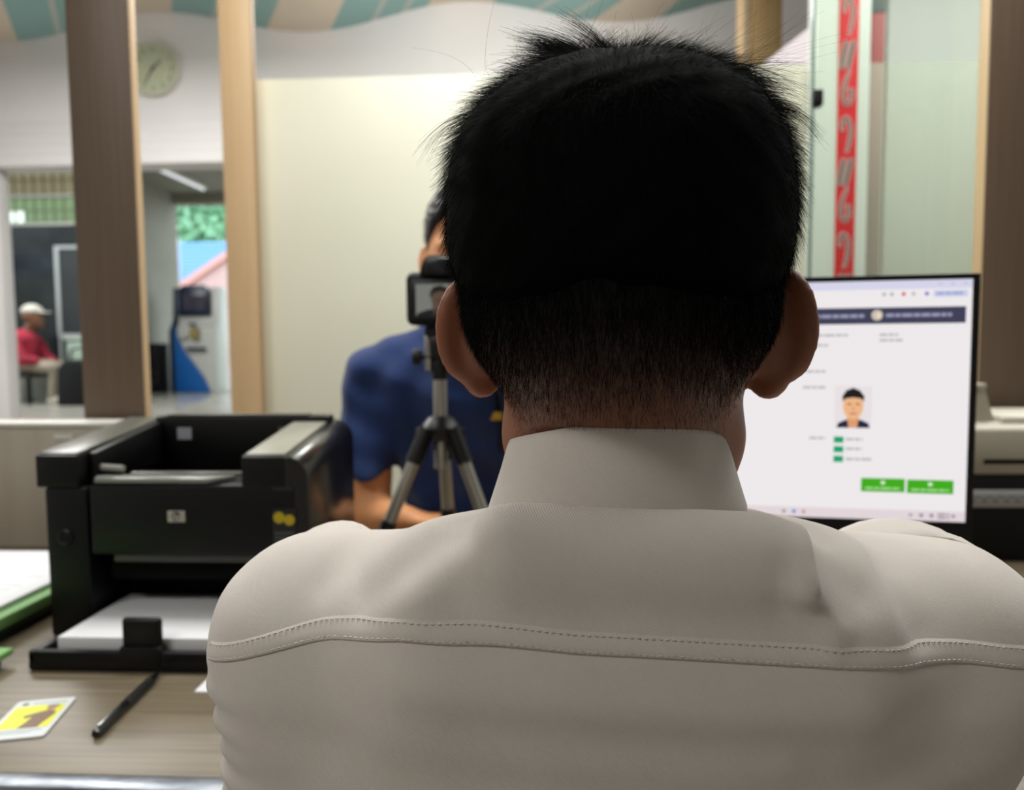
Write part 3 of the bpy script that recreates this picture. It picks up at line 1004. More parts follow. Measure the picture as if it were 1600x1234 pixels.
# ================================================================== stills camera on a small tripod
tr = thing('tripod', 'silver and black tabletop tripod standing on the desk', 'tripod', (-0.174, 1.16, DZ))
TX, TY = -0.1745, 1.16
feet = ((-0.285, 1.105), (-0.068, 1.105), (-0.174, 1.245))
CRZ = 0.985
for (fx, fy) in feet:
    d = Vector((fx - TX, fy - TY, DZ - CRZ))
    h = Vector((d.x, d.y, 0)).normalized()
    a = Vector((TX, TY, CRZ)) + h * 0.024
    e = Vector((fx, fy, DZ + 0.012))
    m_ = a.lerp(e, 0.22)
    MB().tube([a.lerp(e, -0.02), m_], [0.0125, 0.0138], 12).build('leg_sleeve', M_black, tr)
    lgp = MB().tube([a.lerp(e, 0.18), a.lerp(e, 0.97)], 0.0102, 12).build('leg', M_alu, tr)
    MB().tube([a.lerp(e, 0.94), e], [0.0115, 0.0125], 12).build('rubber_foot', M_black_soft, lgp)
    lkp = MB().tube([a.lerp(e, 0.62), a.lerp(e, 0.68)], 0.0125, 12).build('leg_lock', M_black, lgp)
MB().lathe([(0, -0.016), (0.018, -0.016), (0.031, -0.004), (0.032, 0.006), (0.021, 0.020), (0.013, 0.024), (0, 0.024)], (TX, TY, CRZ), 20).build('crown', M_black, tr)
for s in (-1, 1):
    MB().box((TX + s * 0.030 - 0.010, TY - 0.011, CRZ - 0.034), (TX + s * 0.030 + 0.010, TY + 0.011, CRZ + 0.004), bev=0.004).build('leg_hinge', M_black, tr)
MB().tube([(TX, TY, CRZ - 0.06), (TX, TY, 1.075)], 0.0112, 16).build('centre_column', M_alu, tr)
MB().tube([(TX, TY, 1.066), (TX, TY, 1.092), (TX, TY, 1.104)], [0.013, 0.017, 0.012], 14).build('pan_head', M_black, tr)
MB().box((TX - 0.012, TY - 0.02, 1.098), (TX + 0.022, TY + 0.02, 1.134), bev=0.004).build('tilt_block', M_black, tr)
MB().box((TX - 0.022, TY - 0.014, 1.080), (TX - 0.0125, TY - 0.002, 1.136), bev=0.002, rot=None).build('side_brace', M_alu, tr)
MB().tube([(TX - 0.034, TY - 0.010, 1.102), (TX + 0.04, TY - 0.010, 1.102)], 0.0045, 10).build('tilt_shaft', M_black, tr)
MB().tube([(TX - 0.040, TY - 0.010, 1.102), (TX - 0.028, TY - 0.010, 1.102)], 0.0125, 12).build('tilt_knob', M_black, tr)
MB().tube([(TX + 0.02, TY - 0.01, 1.08), (TX + 0.07, TY - 0.055, 1.045)], [0.006, 0.009], 10).build('pan_handle', M_black, tr)
MB().box((TX - 0.020, TY - 0.022, 1.134), (TX + 0.028, TY + 0.022, 1.1495), bev=0.003).build('mount_plate', M_black, tr)

sc_ = thing('stills_camera', 'black stills camera facing the man in navy, atop the tripod', 'camera', (-0.16, 1.16, 1.15))
MB().box((-0.221, 1.125, 1.1505), (-0.094, 1.185, 1.232), bev=0.011, seg=3).build('body', M_black_soft, sc_)
hp_ = MB()
hp_.prism([(-0.199, 1.225), (-0.135, 1.225), (-0.141, 1.248), (-0.150, 1.256), (-0.184, 1.256), (-0.193, 1.248)], 0.06, 'y', 1.118, bev=0.004)
hp_.build('viewfinder_hump', M_black_soft, sc_)
ec = MB().box((-0.187, 1.108, 1.225), (-0.147, 1.122, 1.251), bev=0.005).build('eyecup', M_black, sc_)
MB().box((-0.177, 1.1072, 1.231), (-0.157, 1.1085, 1.245), bev=0.0005).build('eyepiece_glass', mat('eyepiece', '#22252c', 0.05), ec)
MB().lathe([(0, 0), (0.031, 0), (0.033, 0.02), (0.033, 0.07), (0.030, 0.075), (0.026, 0.070), (0, 0.066)], (-0.168, 1.183, 1.188), 28, Matrix.Rotation(R(-90), 3, 'X')).build('lens', M_black, sc_)
MB().box((-0.112, 1.15, 1.155), (-0.086, 1.20, 1.228), bev=0.010, seg=3).build('grip', M_black_soft, sc_)
MB().lathe([(0, 0), (0.010, 0), (0.010, 0.008), (0.008, 0.009), (0, 0.009)], (-0.112, 1.155, 1.231), 18).build('mode_dial', M_black, sc_)
sr = MB().box((-0.2105, 1.119, 1.158), (-0.122, 1.127, 1.219), bev=0.002).build('screen_frame', M_black, sc_)
im = MB().box((-0.2035, 1.1183, 1.1635), (-0.129, 1.1192, 1.2125)).build('live_view', mat('live_grey', '#0a0a0a', 0.2, emit='#7d8078', estr=0.8), sr, smooth=False)


def lv(pts, col, name, k):
    MB().prism(pts, 0.0001, 'y', 1.1181 - 0.0002 * k).build(name, mat('live_' + col.strip('#'), '#0a0a0a', 0.2, emit=col, estr=0.8), im, smooth=False)


lv([(-0.2035, 1.1635), (-0.129, 1.1635), (-0.129, 1.168), (-0.150, 1.176), (-0.185, 1.174), (-0.200, 1.169)], '#171a22', 'view_shirt', 1)
lv([(-0.176, 1.1665), (-0.160, 1.1665), (-0.158, 1.180), (-0.178, 1.180)], '#4a3a30', 'view_neck', 2)
lv(oval(-0.167, 1.189, 0.0125, 0.0165, 22), '#5e4b3e', 'view_face', 3)
lv([(-0.1815, 1.190), (-0.1815, 1.200), (-0.176, 1.208), (-0.165, 1.2105), (-0.155, 1.206), (-0.1525, 1.198), (-0.1535, 1.191), (-0.157, 1.199), (-0.165, 1.2015), (-0.176, 1.199)], '#1b1716', 'view_hair', 4)
lv([(-0.172, 1.187), (-0.162, 1.187), (-0.162, 1.1882), (-0.172, 1.1882)], '#33261f', 'view_eyes', 4)

# ================================================================== people
def sstep(a, b, x):
    t_ = np.clip((x - a) / (b - a), 0, 1)
    return t_ * t_ * (3 - 2 * t_)


def head_sdf(Q, ears=True, fine=True):
    """head in its own axes: x to its right, y forward, z up, origin midway between the ear canals"""
    Q = Q.astype(np.float32)
    A_ = Q * np.array([1, 1, 1], np.float32)
    S_ = np.stack([np.abs(Q[:, 0]), Q[:, 1], Q[:, 2]], 1)        # mirrored half
    d = ell(A_, (0, -0.012, 0.048), (0.0785, 0.100, 0.083))
    d = smin(d, ell(A_, (0, -0.018, 0.013), (0.0765, 0.082, 0.059)), 0.03)
    d = smin(d, ell(A_, (0, 0.040, -0.020), (0.062, 0.056, 0.082)), 0.03)       # face
    d = smin(d, cone(S_, (0.050, 0.012, -0.058), (0.008, 0.078, -0.098), 0.016, 0.017), 0.025)   # jaw
    if fine:
        d = smin(d, cone(S_, (0.014, 0.086, 0.028), (0.046, 0.070, 0.026), 0.010, 0.010), 0.014)   # brow
        d = smax(d, -ell(S_, (0.031, 0.096, 0.006), (0.014, 0.012, 0.010)), 0.012)                # eye hollows
        d = smin(d, cone(S_, (0.020, 0.0790, 0.0115), (0.043, 0.0755, 0.0105), 0.0042, 0.0042), 0.004)    # upper lids
        d = smin(d, cone(S_, (0.020, 0.0785, -0.0005), (0.042, 0.0750, -0.0002), 0.0036, 0.0036), 0.004)
        d = smin(d, cone(A_, (0, 0.092, 0.018), (0, 0.110, -0.024), 0.006, 0.0105), 0.012)         # nose
        d = smin(d, ell(S_, (0.011, 0.100, -0.027), (0.008, 0.009, 0.006)), 0.006)
        d = smin(d, ell(A_, (0, 0.091, -0.052), (0.022, 0.009, 0.0052)), 0.006)                   # lips
        d = smin(d, ell(A_, (0, 0.089, -0.061), (0.019, 0.009, 0.0058)), 0.006)
        d = smax(d, -ell(A_, (0, 0.101, -0.0565), (0.021, 0.006, 0.0014)), 0.003)
    if ears:
        ph = R(40)
        e = np.array([math.sin(ph), -math.cos(ph), 0.0])
        nrm = np.array([math.cos(ph), math.sin(ph), 0.0])
        zt = np.array([0.0, -0.15, 1.0])
        zt /= np.linalg.norm(zt)
        e2 = np.cross(zt, nrm)
        e2 /= np.linalg.norm(e2)
        if e2 @ e < 0:
            e2 = -e2
        Bm = np.stack([e2, np.cross(e2, zt) * 1.0, zt], 1)
        o = np.array([0.0735, 0.010, 0.0])
        c0 = o + e2 * 0.0155
        blade = ell(S_, c0 + zt * 0.006, (0.0205, 0.0052, 0.0290), Bm)
        lobe = ell(S_, o + e2 * 0.0095 - zt * 0.0215, (0.0120, 0.0050, 0.0135), Bm)
        ear = smin(blade, lobe, 0.009)
        pts = []
        for i in range(15):
            a = R(-62 + 205 * i / 14)
            pts.append(o + e2 * (0.0155 + 0.0195 * math.cos(a)) + zt * (0.006 + 0.0275 * math.sin(a)) + nrm * 0.0022)
        for p_, q_ in zip(pts, pts[1:]):
            ear = smin(ear, cone(S_, p_, q_, 0.0036, 0.0036), 0.0025)
        ear = smin(ear, ell(S_, o + e2 * 0.011 + nrm * -0.006, (0.0125, 0.0085, 0.0195), Bm), 0.006)   # hollow's back wall
        ear = smax(ear, -ell(S_, o + e2 * 0.0125 + nrm * 0.0050 - zt * 0.001, (0.0105, 0.0062, 0.0160), Bm), 0.003)
        d = smin(d, ear, 0.005)
    return d


def frame(o, yaw):
    """returns function world->head axes and back"""
    M = rz(yaw)
    o = np.array(o)
    return (lambda P: ((P - o) @ M)), (lambda q: q @ M.T + o)


def hand_sdf(P, wrist, fwd, side, up=(0, 0, 1), curl=0.5, size=1.0):
    w = np.array(wrist, float)
    f_ = np.array(fwd, float)
    f_ /= np.linalg.norm(f_)
    u_ = np.array(up, float)
    s_ = np.cross(f_, u_) * side
    s_ /= np.linalg.norm(s_)
    u_ = np.cross(s_, f_) * side
    k = size
    d = cone(P, w, w + f_ * 0.03 * k, 0.023 * k, 0.021 * k)
    for j, off in enumerate((-0.026, -0.009, 0.009, 0.025)):
        d = smin(d, cone(P, w + f_ * 0.02 * k + s_ * off * 0.6 * k, w + f_ * 0.078 * k + s_ * off * k, 0.0125 * k, 0.0105 * k), 0.012)
    for j, (off, ln) in enumerate(((-0.028, 0.058), (-0.0095, 0.068), (0.0095, 0.074), (0.028, 0.066))):
        b0 = w + f_ * 0.078 * k + s_ * off * k
        d1 = f_ * math.cos(curl * 0.5) - u_ * math.sin(curl * 0.5)
        b1 = b0 + d1 * ln * 0.48 * k
        d2 = f_ * math.cos(curl * 1.3) - u_ * math.sin(curl * 1.3)
        b2 = b1 + d2 * ln * 0.32 * k
        d3 = f_ * math.cos(curl * 1.9) - u_ * math.sin(curl * 1.9)
        b3 = b2 + d3 * ln * 0.24 * k
        fg = np.minimum(np.minimum(cone(P, b0, b1, 0.0098 * k, 0.0088 * k), cone(P, b1, b2, 0.0088 * k, 0.0080 * k)), cone(P, b2, b3, 0.0080 * k, 0.0068 * k))
        d = smin(d, fg, 0.004)
    t0 = w + f_ * 0.025 * k + s_ * 0.024 * k - u_ * 0.004 * k
    t1 = t0 + (f_ * 0.75 + s_ * 0.66) * 0.036 * k
    t2 = t1 + (f_ * 0.95 + s_ * 0.25) * 0.030 * k
    t3 = t2 + f_ * 0.020 * k
    th = np.minimum(np.minimum(cone(P, t0, t1, 0.0135 * k, 0.0108 * k), cone(P, t1, t2, 0.0108 * k, 0.0095 * k)), cone(P, t2, t3, 0.0092 * k, 0.0078 * k))
    return smin(d, th, 0.006)


def join(*vf):
    vs, fs, n = [], [], 0
    for v_, f_ in vf:
        vs.append(v_)
        fs.append(f_ + n)
        n += len(v_)
    return np.concatenate(vs), np.concatenate(fs)


def strand_mesh(roots, pts_list, r0, r1):
    """pts_list: (n, k, 3) strand polylines -> thin 3-sided tapering tubes"""
    n, k, _ = pts_list.shape
    d = np.gradient(pts_list, axis=1)
    d /= np.maximum(np.linalg.norm(d, axis=2, keepdims=True), 1e-9)
    ref = RNG.normal(size=(n, 1, 3))
    s = np.cross(d, ref)
    s /= np.maximum(np.linalg.norm(s, axis=2, keepdims=True), 1e-9)
    t_ = np.cross(d, s)
    rad = (r0 + (r1 - r0) * np.linspace(0, 1, k))[None, :, None]
    rings = [pts_list + rad * (s * math.cos(a) + t_ * math.sin(a)) for a in (0, 2.094, 4.189)]
    V_ = np.stack(rings, 2).reshape(-1, 3)                    # n,k,3
    base = (np.arange(n) * k * 3)[:, None, None] + (np.arange(k - 1) * 3)[None, :, None]
    F_ = []
    for a in range(3):
        b2 = (a + 1) % 3
        F_.append(np.stack([base + a, base + b2, base + 3 + b2, base + 3 + a], -1).reshape(-1, 4))
    return V_, np.concatenate(F_)


def sample(v_, f_, w, n):
    """random points on quads weighted by area x vertex weight"""
    a, b, c, d = (v_[f_[:, i]] for i in range(4))
    ar = np.linalg.norm(np.cross(c - a, d - b), axis=1) * 0.5 * w[f_].mean(1)
    idx = RNG.choice(len(f_), n, p=ar / ar.sum())
    u_, w_ = RNG.random((n, 1)), RNG.random((n, 1))
    p = (1 - u_) * (1 - w_) * a[idx] + u_ * (1 - w_) * b[idx] + u_ * w_ * c[idx] + (1 - u_) * w_ * d[idx]
    nm = normals_of(v_, f_)
    return p, nm[f_[idx, 0]], w[f_[idx]].mean(1)


def unit(a):
    return a / np.maximum(np.linalg.norm(a, axis=-1, keepdims=True), 1e-9)


def skin_mat(name, col, hair_col, rough=0.5, sss=0.45):
    m = mat(name, col, rough, spec=0.35, sss=sss)
    nt = m.node_tree
    b = nt.nodes['Principled BSDF']
    at = nt.nodes.new('ShaderNodeAttribute')
    at.attribute_name = 'stubble'
    tc_ = nt.nodes.new('ShaderNodeTexCoord')
    nz = nt.nodes.new('ShaderNodeTexNoise')
    nz.inputs['Scale'].default_value = 60
    nz.inputs['Detail'].default_value = 4
    m1 = nt.nodes.new('ShaderNodeMix')
    m1.data_type = 'RGBA'
    c = lin(col)
    m1.inputs['A'].default_value = (c[0] * 0.86, c[1] * 0.80, c[2] * 0.78, 1)
    m1.inputs['B'].default_value = (min(c[0] * 1.1, 1), c[1] * 1.1, c[2] * 1.1, 1)
    m2 = nt.nodes.new('ShaderNodeMix')
    m2.data_type = 'RGBA'
    m2.inputs['B'].default_value = lin(hair_col)
    nt.links.new(tc_.outputs['Object'], nz.inputs['Vector'])
    nt.links.new(nz.outputs['Fac'], m1.inputs['Factor'])
    nt.links.new(m1.outputs['Result'], m2.inputs['A'])
    nt.links.new(at.outputs['Fac'], m2.inputs['Factor'])
    nt.links.new(m2.outputs['Result'], b.inputs['Base Color'])
    return m


def cloth_mat(name, col, col2, weave=0.0, rough=0.85):
    m = mat(name, col, rough, spec=0.2, noise=(col2, (14, 14, 14), 4))
    nt = m.node_tree
    b = nt.nodes['Principled BSDF']
    b.inputs['Sheen Weight'].default_value = 0.15
    if weave:
        tc_ = nt.nodes.new('ShaderNodeTexCoord')
        mp = nt.nodes.new('ShaderNodeMapping')
        mp.inputs['Rotation'].default_value = (0, R(38), 0)
        wv = nt.nodes.new('ShaderNodeTexWave')
        wv.bands_direction = 'X'
        wv.inputs['Scale'].default_value = 330
        wv.inputs['Distortion'].default_value = 1.2
        wv.inputs['Detail'].default_value = 1.0
        wv.inputs['Detail Scale'].default_value = 1.5
        nz = nt.nodes.new('ShaderNodeTexNoise')
        nz.inputs['Scale'].default_value = 900
        ad = nt.nodes.new('ShaderNodeMath')
        ad.operation = 'ADD'
        bp = nt.nodes.new('ShaderNodeBump')
        bp.inputs['Strength'].default_value = weave
        bp.inputs['Distance'].default_value = 0.00025
        nt.links.new(tc_.outputs['Object'], mp.inputs['Vector'])
        nt.links.new(mp.outputs['Vector'], wv.inputs['Vector'])
        nt.links.new(tc_.outputs['Object'], nz.inputs['Vector'])
        nt.links.new(wv.outputs['Fac'], ad.inputs[0])
        nt.links.new(nz.outputs['Fac'], ad.inputs[1])
        nt.links.new(ad.outputs[0], bp.inputs['Height'])
        nt.links.new(bp.outputs['Normal'], b.inputs['Normal'])
    return m


def put(name, v_, f_, m, parent, attr=None):
    me = mesh_np(name, to_room(v_), f_)
    if attr is not None:
        a = me.attributes.new('stubble', 'FLOAT', 'POINT')
        a.data.foreach_set('value', attr.astype(np.float32))
    return link(name, me, m, parent)


def room(p):
    q = to_room(np.array([p]))[0]
    return (float(q[0]), float(q[1]), float(q[2]))


# ------------------------------------------------------------------ man in the white shirt, seen from behind
mp_ = room((0.06, 0.45, 0))
man = thing('person', 'person in a white uniform shirt seen from behind, at the desk', 'person', mp_)
HO, HY = (0.0600, 0.412, 1.124), R(-11)
to_h, from_h = frame(HO, HY)
M_skin = skin_mat('skin_brown', '#83553f', '#050404')
M_hair = mat('hair_black', '#030303', 0.8, spec=0.05)
M_shirt = cloth_mat('white_twill', '#c6bfb9', '#beb7b0', weave=0.35)


def man_head(P):
    d = head_sdf(to_h(P))
    nk = cone(P, (0.062, 0.428, 0.98), (0.0605, 0.412, 1.105), 0.062, 0.0570)
    nk = smin(nk, cone(P, (0.062, 0.413, 1.03), (0.0605, 0.388, 1.10), 0.040, 0.034), 0.03)
    return smin(d, nk, 0.022)


hv, hf = nets(man_head, (-0.06, 0.285, 0.985), (0.18, 0.545, 1.275), 0.0024)
hv = relax(hv, hf, 1)
hq = to_h(hv)
# where hair grows: nape line fades, hair stops in front of the temples and above the brow
ax_ = np.abs(hq[:, 0])
low = -0.066 + 0.034 * sstep(0.048, 0.072, ax_) * sstep(-0.07, -0.02, hq[:, 1]) + 0.055 * sstep(0.0, 0.05, hq[:, 1])
mask = sstep(0.0, 0.080, hq[:, 2] - low)
front = 0.062 + 0.42 * np.clip(hq[:, 2] - 0.06, -0.05, 0.05)
mask *= 1 - sstep(front - 0.01, front + 0.004, hq[:, 1])
near_ear = (ax_ > 0.079) & (np.abs(hq[:, 2]) < 0.042) & (hq[:, 1] < 0.03)
mask[near_ear] = 0
# forearms and hands resting on the desk
arms = []
for s, el, wr, hd in ((-1, (-0.150, 0.505, 0.802), (-0.035, 0.690, 0.782), (0.5, 0.9, 0.02)), (1, (0.272, 0.49, 0.802), (0.170, 0.690, 0.782), (-0.35, 0.95, 0.02))):
    def arm(P, s=s, el=el, wr=wr, hd=hd):
        d = cone(P, el, wr, 0.040, 0.026)
        return smin(d, hand_sdf(P, wr, hd, -s, curl=0.42), 0.015)
    lo_ = (min(el[0], wr[0]) - 0.10, el[1] - 0.06, 0.745)
    hi_ = (max(el[0], wr[0]) + 0.12, wr[1] + 0.20, 0.86)
    arms.append(nets(arm, lo_, hi_, 0.004))
bv, bf = join((hv, hf), *arms)
ba = np.concatenate([mask, np.zeros(len(bv) - len(hv))])
put('body', bv, bf, M_skin, man, ba)
for s in (-1, 1):
    c_ = room(from_h(np.array([[s * 0.031, 0.0715, 0.006]]))[0])
    ey = MB().ball(c_, 0.0115, 14, 10).build('eye', mat('eye_white', '#d8d2cc', 0.2), man)
    g_ = room(from_h(np.array([[s * 0.031, 0.0798, 0.006]]))[0])
    MB().ball(g_, 0.0045, 10, 8).build('iris', mat('iris_brown', '#20130c', 0.15), ey)


def brows(owner, from_fn, m):
    for s in (-1, 1):
        pts = [room(from_fn(np.array([[s * x_, y_, z_]]))[0]) for x_, y_, z_ in ((0.013, 0.0965, 0.0275), (0.024, 0.0950, 0.0315), (0.036, 0.0890, 0.0320), (0.047, 0.0790, 0.0285))]
        MB().tube(pts, [0.0028, 0.0034, 0.0030, 0.0015], 8).build('eyebrow', m, owner)


# hair: a dense cap over the skull carrying loose strands
def cap_sdf(P):
    q = to_h(P) - np.array([0.0, -0.012, 0.060])
    r = np.array([0.0875, 0.1085, 0.0775])
    a = np.abs(q / r)
    k = (a ** 2.36).sum(1) ** (1 / 2.36)
    d = (k - 1) * 0.085
    Q = to_h(P)
    lump = 0.0007 * np.sin(Q[:, 0] * 190 + 3 * np.sin(Q[:, 2] * 90)) * np.sin(Q[:, 2] * 150 + Q[:, 1] * 120)
    d = d + lump
    cut = Q[:, 1] - (0.070 + 0.5 * np.clip(Q[:, 2] - 0.085, -0.06, 0.08))
    return smax(d, cut, 0.006)


cv, cf = nets(cap_sdf, (-0.05, 0.285, 1.10), (0.175, 0.55, 1.29), 0.0032)
cq = to_h(cv)
RH = rz(HY)
crown = np.array([0.004, -0.055, 0.140])
parts = [(cv, cf)]


def flow(q, n):
    """tangent pointing away from the crown, in head axes"""
    t_ = q - crown
    t_ -= (t_ * n).sum(1, keepdims=True) * n
    return unit(t_)


def grow(p, n, dirs, ln, curve, k, r0, r1):
    """p,n,dirs,curve in head axes; bends towards curve along its length"""
    tt = np.linspace(0, 1, k)[None, :, None]
    P_ = p[:, None, :] + dirs[:, None, :] * ln[:, None, None] * tt + curve[:, None, :] * ln[:, None, None] * tt ** 2
    V_, F_ = strand_mesh(p, P_, r0, r1)
    return from_h(V_), F_


brows(man, from_h, M_hair)
wcap = sstep(-0.015, 0.02, cq[:, 2])
p, n, _ = sample(cv, cf, wcap, 44000)
q, nq = to_h(p), n @ RH
fl_ = flow(q, nq)
hgt = sstep(0.02, 0.11, q[:, 2])
ups = 0.26 + 0.30 * RNG.random(len(q))[:, None] + 0.18 * hgt[:, None]
dr = unit(fl_ * (1 - 0.25 * hgt[:, None]) + nq * ups + RNG.normal(size=q.shape) * 0.20 + np.array([0, 0, -0.22]) * (1 - hgt[:, None]))
ln = 0.0062 + 0.0048 * RNG.random(len(q)) + 0.006 * hgt ** 3 * RNG.random(len(q))
cu = unit(fl_ * 0.6 + np.array([0, 0, -0.6]) + RNG.normal(size=q.shape) * 0.4) * 0.30
parts.append(grow(q - nq * 0.002, nq, dr, ln, cu, 4, 0.000085, 0.00003))
# cropped sides and nape: shorter towards the neck
p, n, w = sample(hv, hf, np.where(hq[:, 2] < 0.045, mask ** 1.1, 0), 26000)
q, nq = to_h(p), n @ RH
dr = unit(np.array([0, 0, -0.75]) + nq * 0.42 + RNG.normal(size=q.shape) * 0.22 + np.stack([-q[:, 0] * 3.0, q[:, 1] * 0, q[:, 0] * 0], 1))
ln = 0.0016 + 0.0068 * w * (0.6 + 0.5 * RNG.random(len(q)))
cu = unit(-nq + np.array([0, 0, -1.0])) * 0.22
parts.append(grow(q, nq, dr, ln, cu, 3, 0.000062, 0.00003))


# longer locks on top: arching tufts and flyaway hairs
def tuft(c, spread, lean, ln_, arch, n_, wild=0.25, r0=0.00009, clumps=0):
    """a lock of strands; with clumps the strands gather in that many wisps"""
    m_ = clumps or n_
    cl_p = np.array(c) + RNG.normal(size=(m_, 3)) * np.array([spread, spread, 0.002])
    cl_d = unit(np.array(lean) + RNG.normal(size=(m_, 3)) * wild)
    cl_l = ln_ * (0.65 + 0.5 * RNG.random(m_))
    cl_c = np.array(arch) + RNG.normal(size=(m_, 3)) * wild * 0.9
    k_ = RNG.integers(0, m_, n_) if clumps else np.arange(n_)
    jit = 1.0 if clumps else 0.0
    p = cl_p[k_] + RNG.normal(size=(n_, 3)) * 0.0016 * jit
    dr_ = unit(cl_d[k_] + RNG.normal(size=(n_, 3)) * 0.055 * jit)
    l_ = cl_l[k_] * (1 - 0.22 * RNG.random(n_) * jit)
    cu_ = cl_c[k_] + RNG.normal(size=(n_, 3)) * 0.07 * jit
    parts.append(grow(p, None, dr_, l_, cu_, 9, r0, 0.00003))


tuft((-0.016, -0.014, 0.131), 0.007, (-0.02, 0.0, 1.0), 0.043, (-0.58, 0.0, -0.42), 1300, 0.15, 0.00014, 16)
tuft((-0.008, -0.012, 0.131), 0.007, (0.20, 0.0, 1.0), 0.039, (0.48, 0.0, -0.46), 1000, 0.17, 0.00014, 14)
tuft((-0.030, -0.012, 0.126), 0.008, (-0.40, 0.0, 0.95), 0.040, (-0.45, -0.1, -0.80), 1200, 0.15, 0.00014, 20)
tuft((-0.050, -0.008, 0.112), 0.010, (-0.62, 0.0, 0.6), 0.032, (-0.10, -0.1, -1.0), 900, 0.14, 0.00012, 24)
tuft((0.034, -0.010, 0.126), 0.009, (0.60, 0.0, 0.80), 0.046, (0.30, -0.1, -0.80), 1100, 0.15, 0.00013, 20)
tuft((0.054, -0.006, 0.112), 0.010, (0.66, 0.0, 0.56), 0.032, (0.05, -0.1, -1.0), 900, 0.13, 0.00012, 24)
tuft((0.018, -0.008, 0.131), 0.012, (0.3, 0.1, 0.85), 0.028, (0.5, 0.0, -0.40), 260, 0.30, 0.00008, 26)
tuft((0.040, -0.006, 0.126), 0.010, (0.75, 0.1, 0.75), 0.046, (0.35, 0.0, -0.20), 36, 0.20, 0.00007)
tuft((0.0, -0.006, 0.130), 0.026, (0.05, 0.1, 1.0), 0.030, (0.1, 0.0, -0.1), 70, 0.45, 0.00006)
tuft((-0.026, -0.004, 0.122), 0.018, (-0.3, 0.1, 0.9), 0.030, (-0.1, 0.0, -0.1), 30, 0.40, 0.00006)
hv_, hf_ = join(*parts)
put('hair', hv_, hf_, M_hair, man)['kind'] = 'stuff'


# shirt
def man_shirt(P):
    x, y, z = P[:, 0], P[:, 1], P[:, 2]
    cy = 0.447
    tor = ((np.abs((x - 0.06) / 0.195) ** 2.8 + np.abs((y - cy) / 0.121) ** 2.8) ** (1 / 2.8) - 1) * 0.121
    tor = smax(tor, z - 0.985, 0.05)
    d = tor
    d = smin(d, cone(P, (-0.112, 0.428, 0.947), (0.06, 0.423, 0.947), 0.056, 0.064), 0.04)
    d = smin(d, cone(P, (0.236, 0.412, 0.946), (0.06, 0.423, 0.947), 0.056, 0.064), 0.04)
    d = smin(d, cone(P, (-0.055, 0.423, 0.964), (0.025, 0.405, 0.992), 0.042, 0.043), 0.02)
    d = smin(d, cone(P, (0.175, 0.418, 0.964), (0.095, 0.405, 0.990), 0.042, 0.043), 0.02)
    d = smin(d, cone(P, (-0.112, 0.428, 0.944), (-0.143, 0.490, 0.795), 0.056, 0.056), 0.03)
    d = smin(d, cone(P, (0.236, 0.412, 0.943), (0.258, 0.485, 0.795), 0.056, 0.052), 0.03)
    d = smin(d, cone(P, (0.002, 0.3460, 1.0230), (0.116, 0.3440, 1.0175), 0.0215, 0.0215), 0.012)
    d = smin(d, cone(P, (-0.03, 0.377, 0.978), (0.15, 0.374, 0.973), 0.050, 0.050), 0.03)
    d = smax(d, 0.50 - z, 0.01)
    return d


sv, sf = nets(man_shirt, (-0.21, 0.30, 0.49), (0.33, 0.60, 1.06), 0.0042)
sv = relax(sv, sf, 2)


def seg_d(x, z, a, b):
    a, b = np.array(a), np.array(b)
    ab = b - a
    t_ = np.clip(((x - a[0]) * ab[0] + (z - a[1]) * ab[1]) / (ab @ ab), 0, 1)
    return np.hypot(x - a[0] - t_ * ab[0], z - a[1] - t_ * ab[1])


def fold_field(x, z):
    d = np.zeros_like(x)
    for a, b, w, amp in FOLDS:
        d += 1.6 * amp * np.exp(-(seg_d(x, z, a, b) / w) ** 2)
    d += 0.0004 * np.sin(z * 170 + 2.2 * np.sin(x * 17)) * sstep(0.985, 0.93, z)
    d += 0.0010 * np.sin((x * 0.8 + z) * 75 + 1.5 * np.sin(x * 31)) * sstep(0.96, 1.0, z)
    return d


FOLDS = (((-0.013, 1.040), (-0.045, 1.004), 0.011, 0.0022), ((-0.026, 1.033), (-0.077, 1.000), 0.010, -0.0034), ((-0.051, 1.028), (-0.096, 0.994), 0.010, 0.0022),
         ((-0.076, 1.022), (-0.098, 0.996), 0.009, -0.0030), ((0.1275, 1.030), (0.1205, 1.004), 0.008, -0.0012), ((0.132, 1.030), (0.128, 1.010), 0.0065, 0.0030),
         ((0.128, 1.010), (0.144, 0.989), 0.0075, 0.0030), ((0.146, 1.022), (0.160, 1.004), 0.010, -0.0026), ((0.186, 1.008), (0.192, 0.984), 0.012, -0.0028),
         ((-0.05, 0.962), (0.16, 0.948), 0.012, 0.0012), ((-0.06, 0.930), (0.12, 0.926), 0.014, 0.0010))
nv = normals_of(sv, sf)
back = sstep(0.2, -0.3, nv[:, 1])
sv = sv + nv * (fold_field(sv[:, 0], sv[:, 2]) * back)[:, None]
# puckered sleeve edge at the left
pk = np.exp(-((sv[:, 0] + 0.172) / 0.022) ** 2) * sstep(0.96, 0.92, sv[:, 2])
sv = sv + nv * (0.0016 * np.sin(sv[:, 2] * 300 + sv[:, 1] * 60) * pk)[:, None]
put('shirt', sv, sf, M_shirt, man)
bvh = BVHTree.FromPolygons([tuple(a) for a in sv], [tuple(int(i) for i in a) for a in sf])


def on_back(x, z, lift=0.0):
    h = bvh.ray_cast(Vector((x, 0.1, z)), Vector((0, 1, 0)))
    if h[0] is None:
        return None, None
    return np.array(h[0]) + np.array(h[1]) * lift, np.array(h[1])


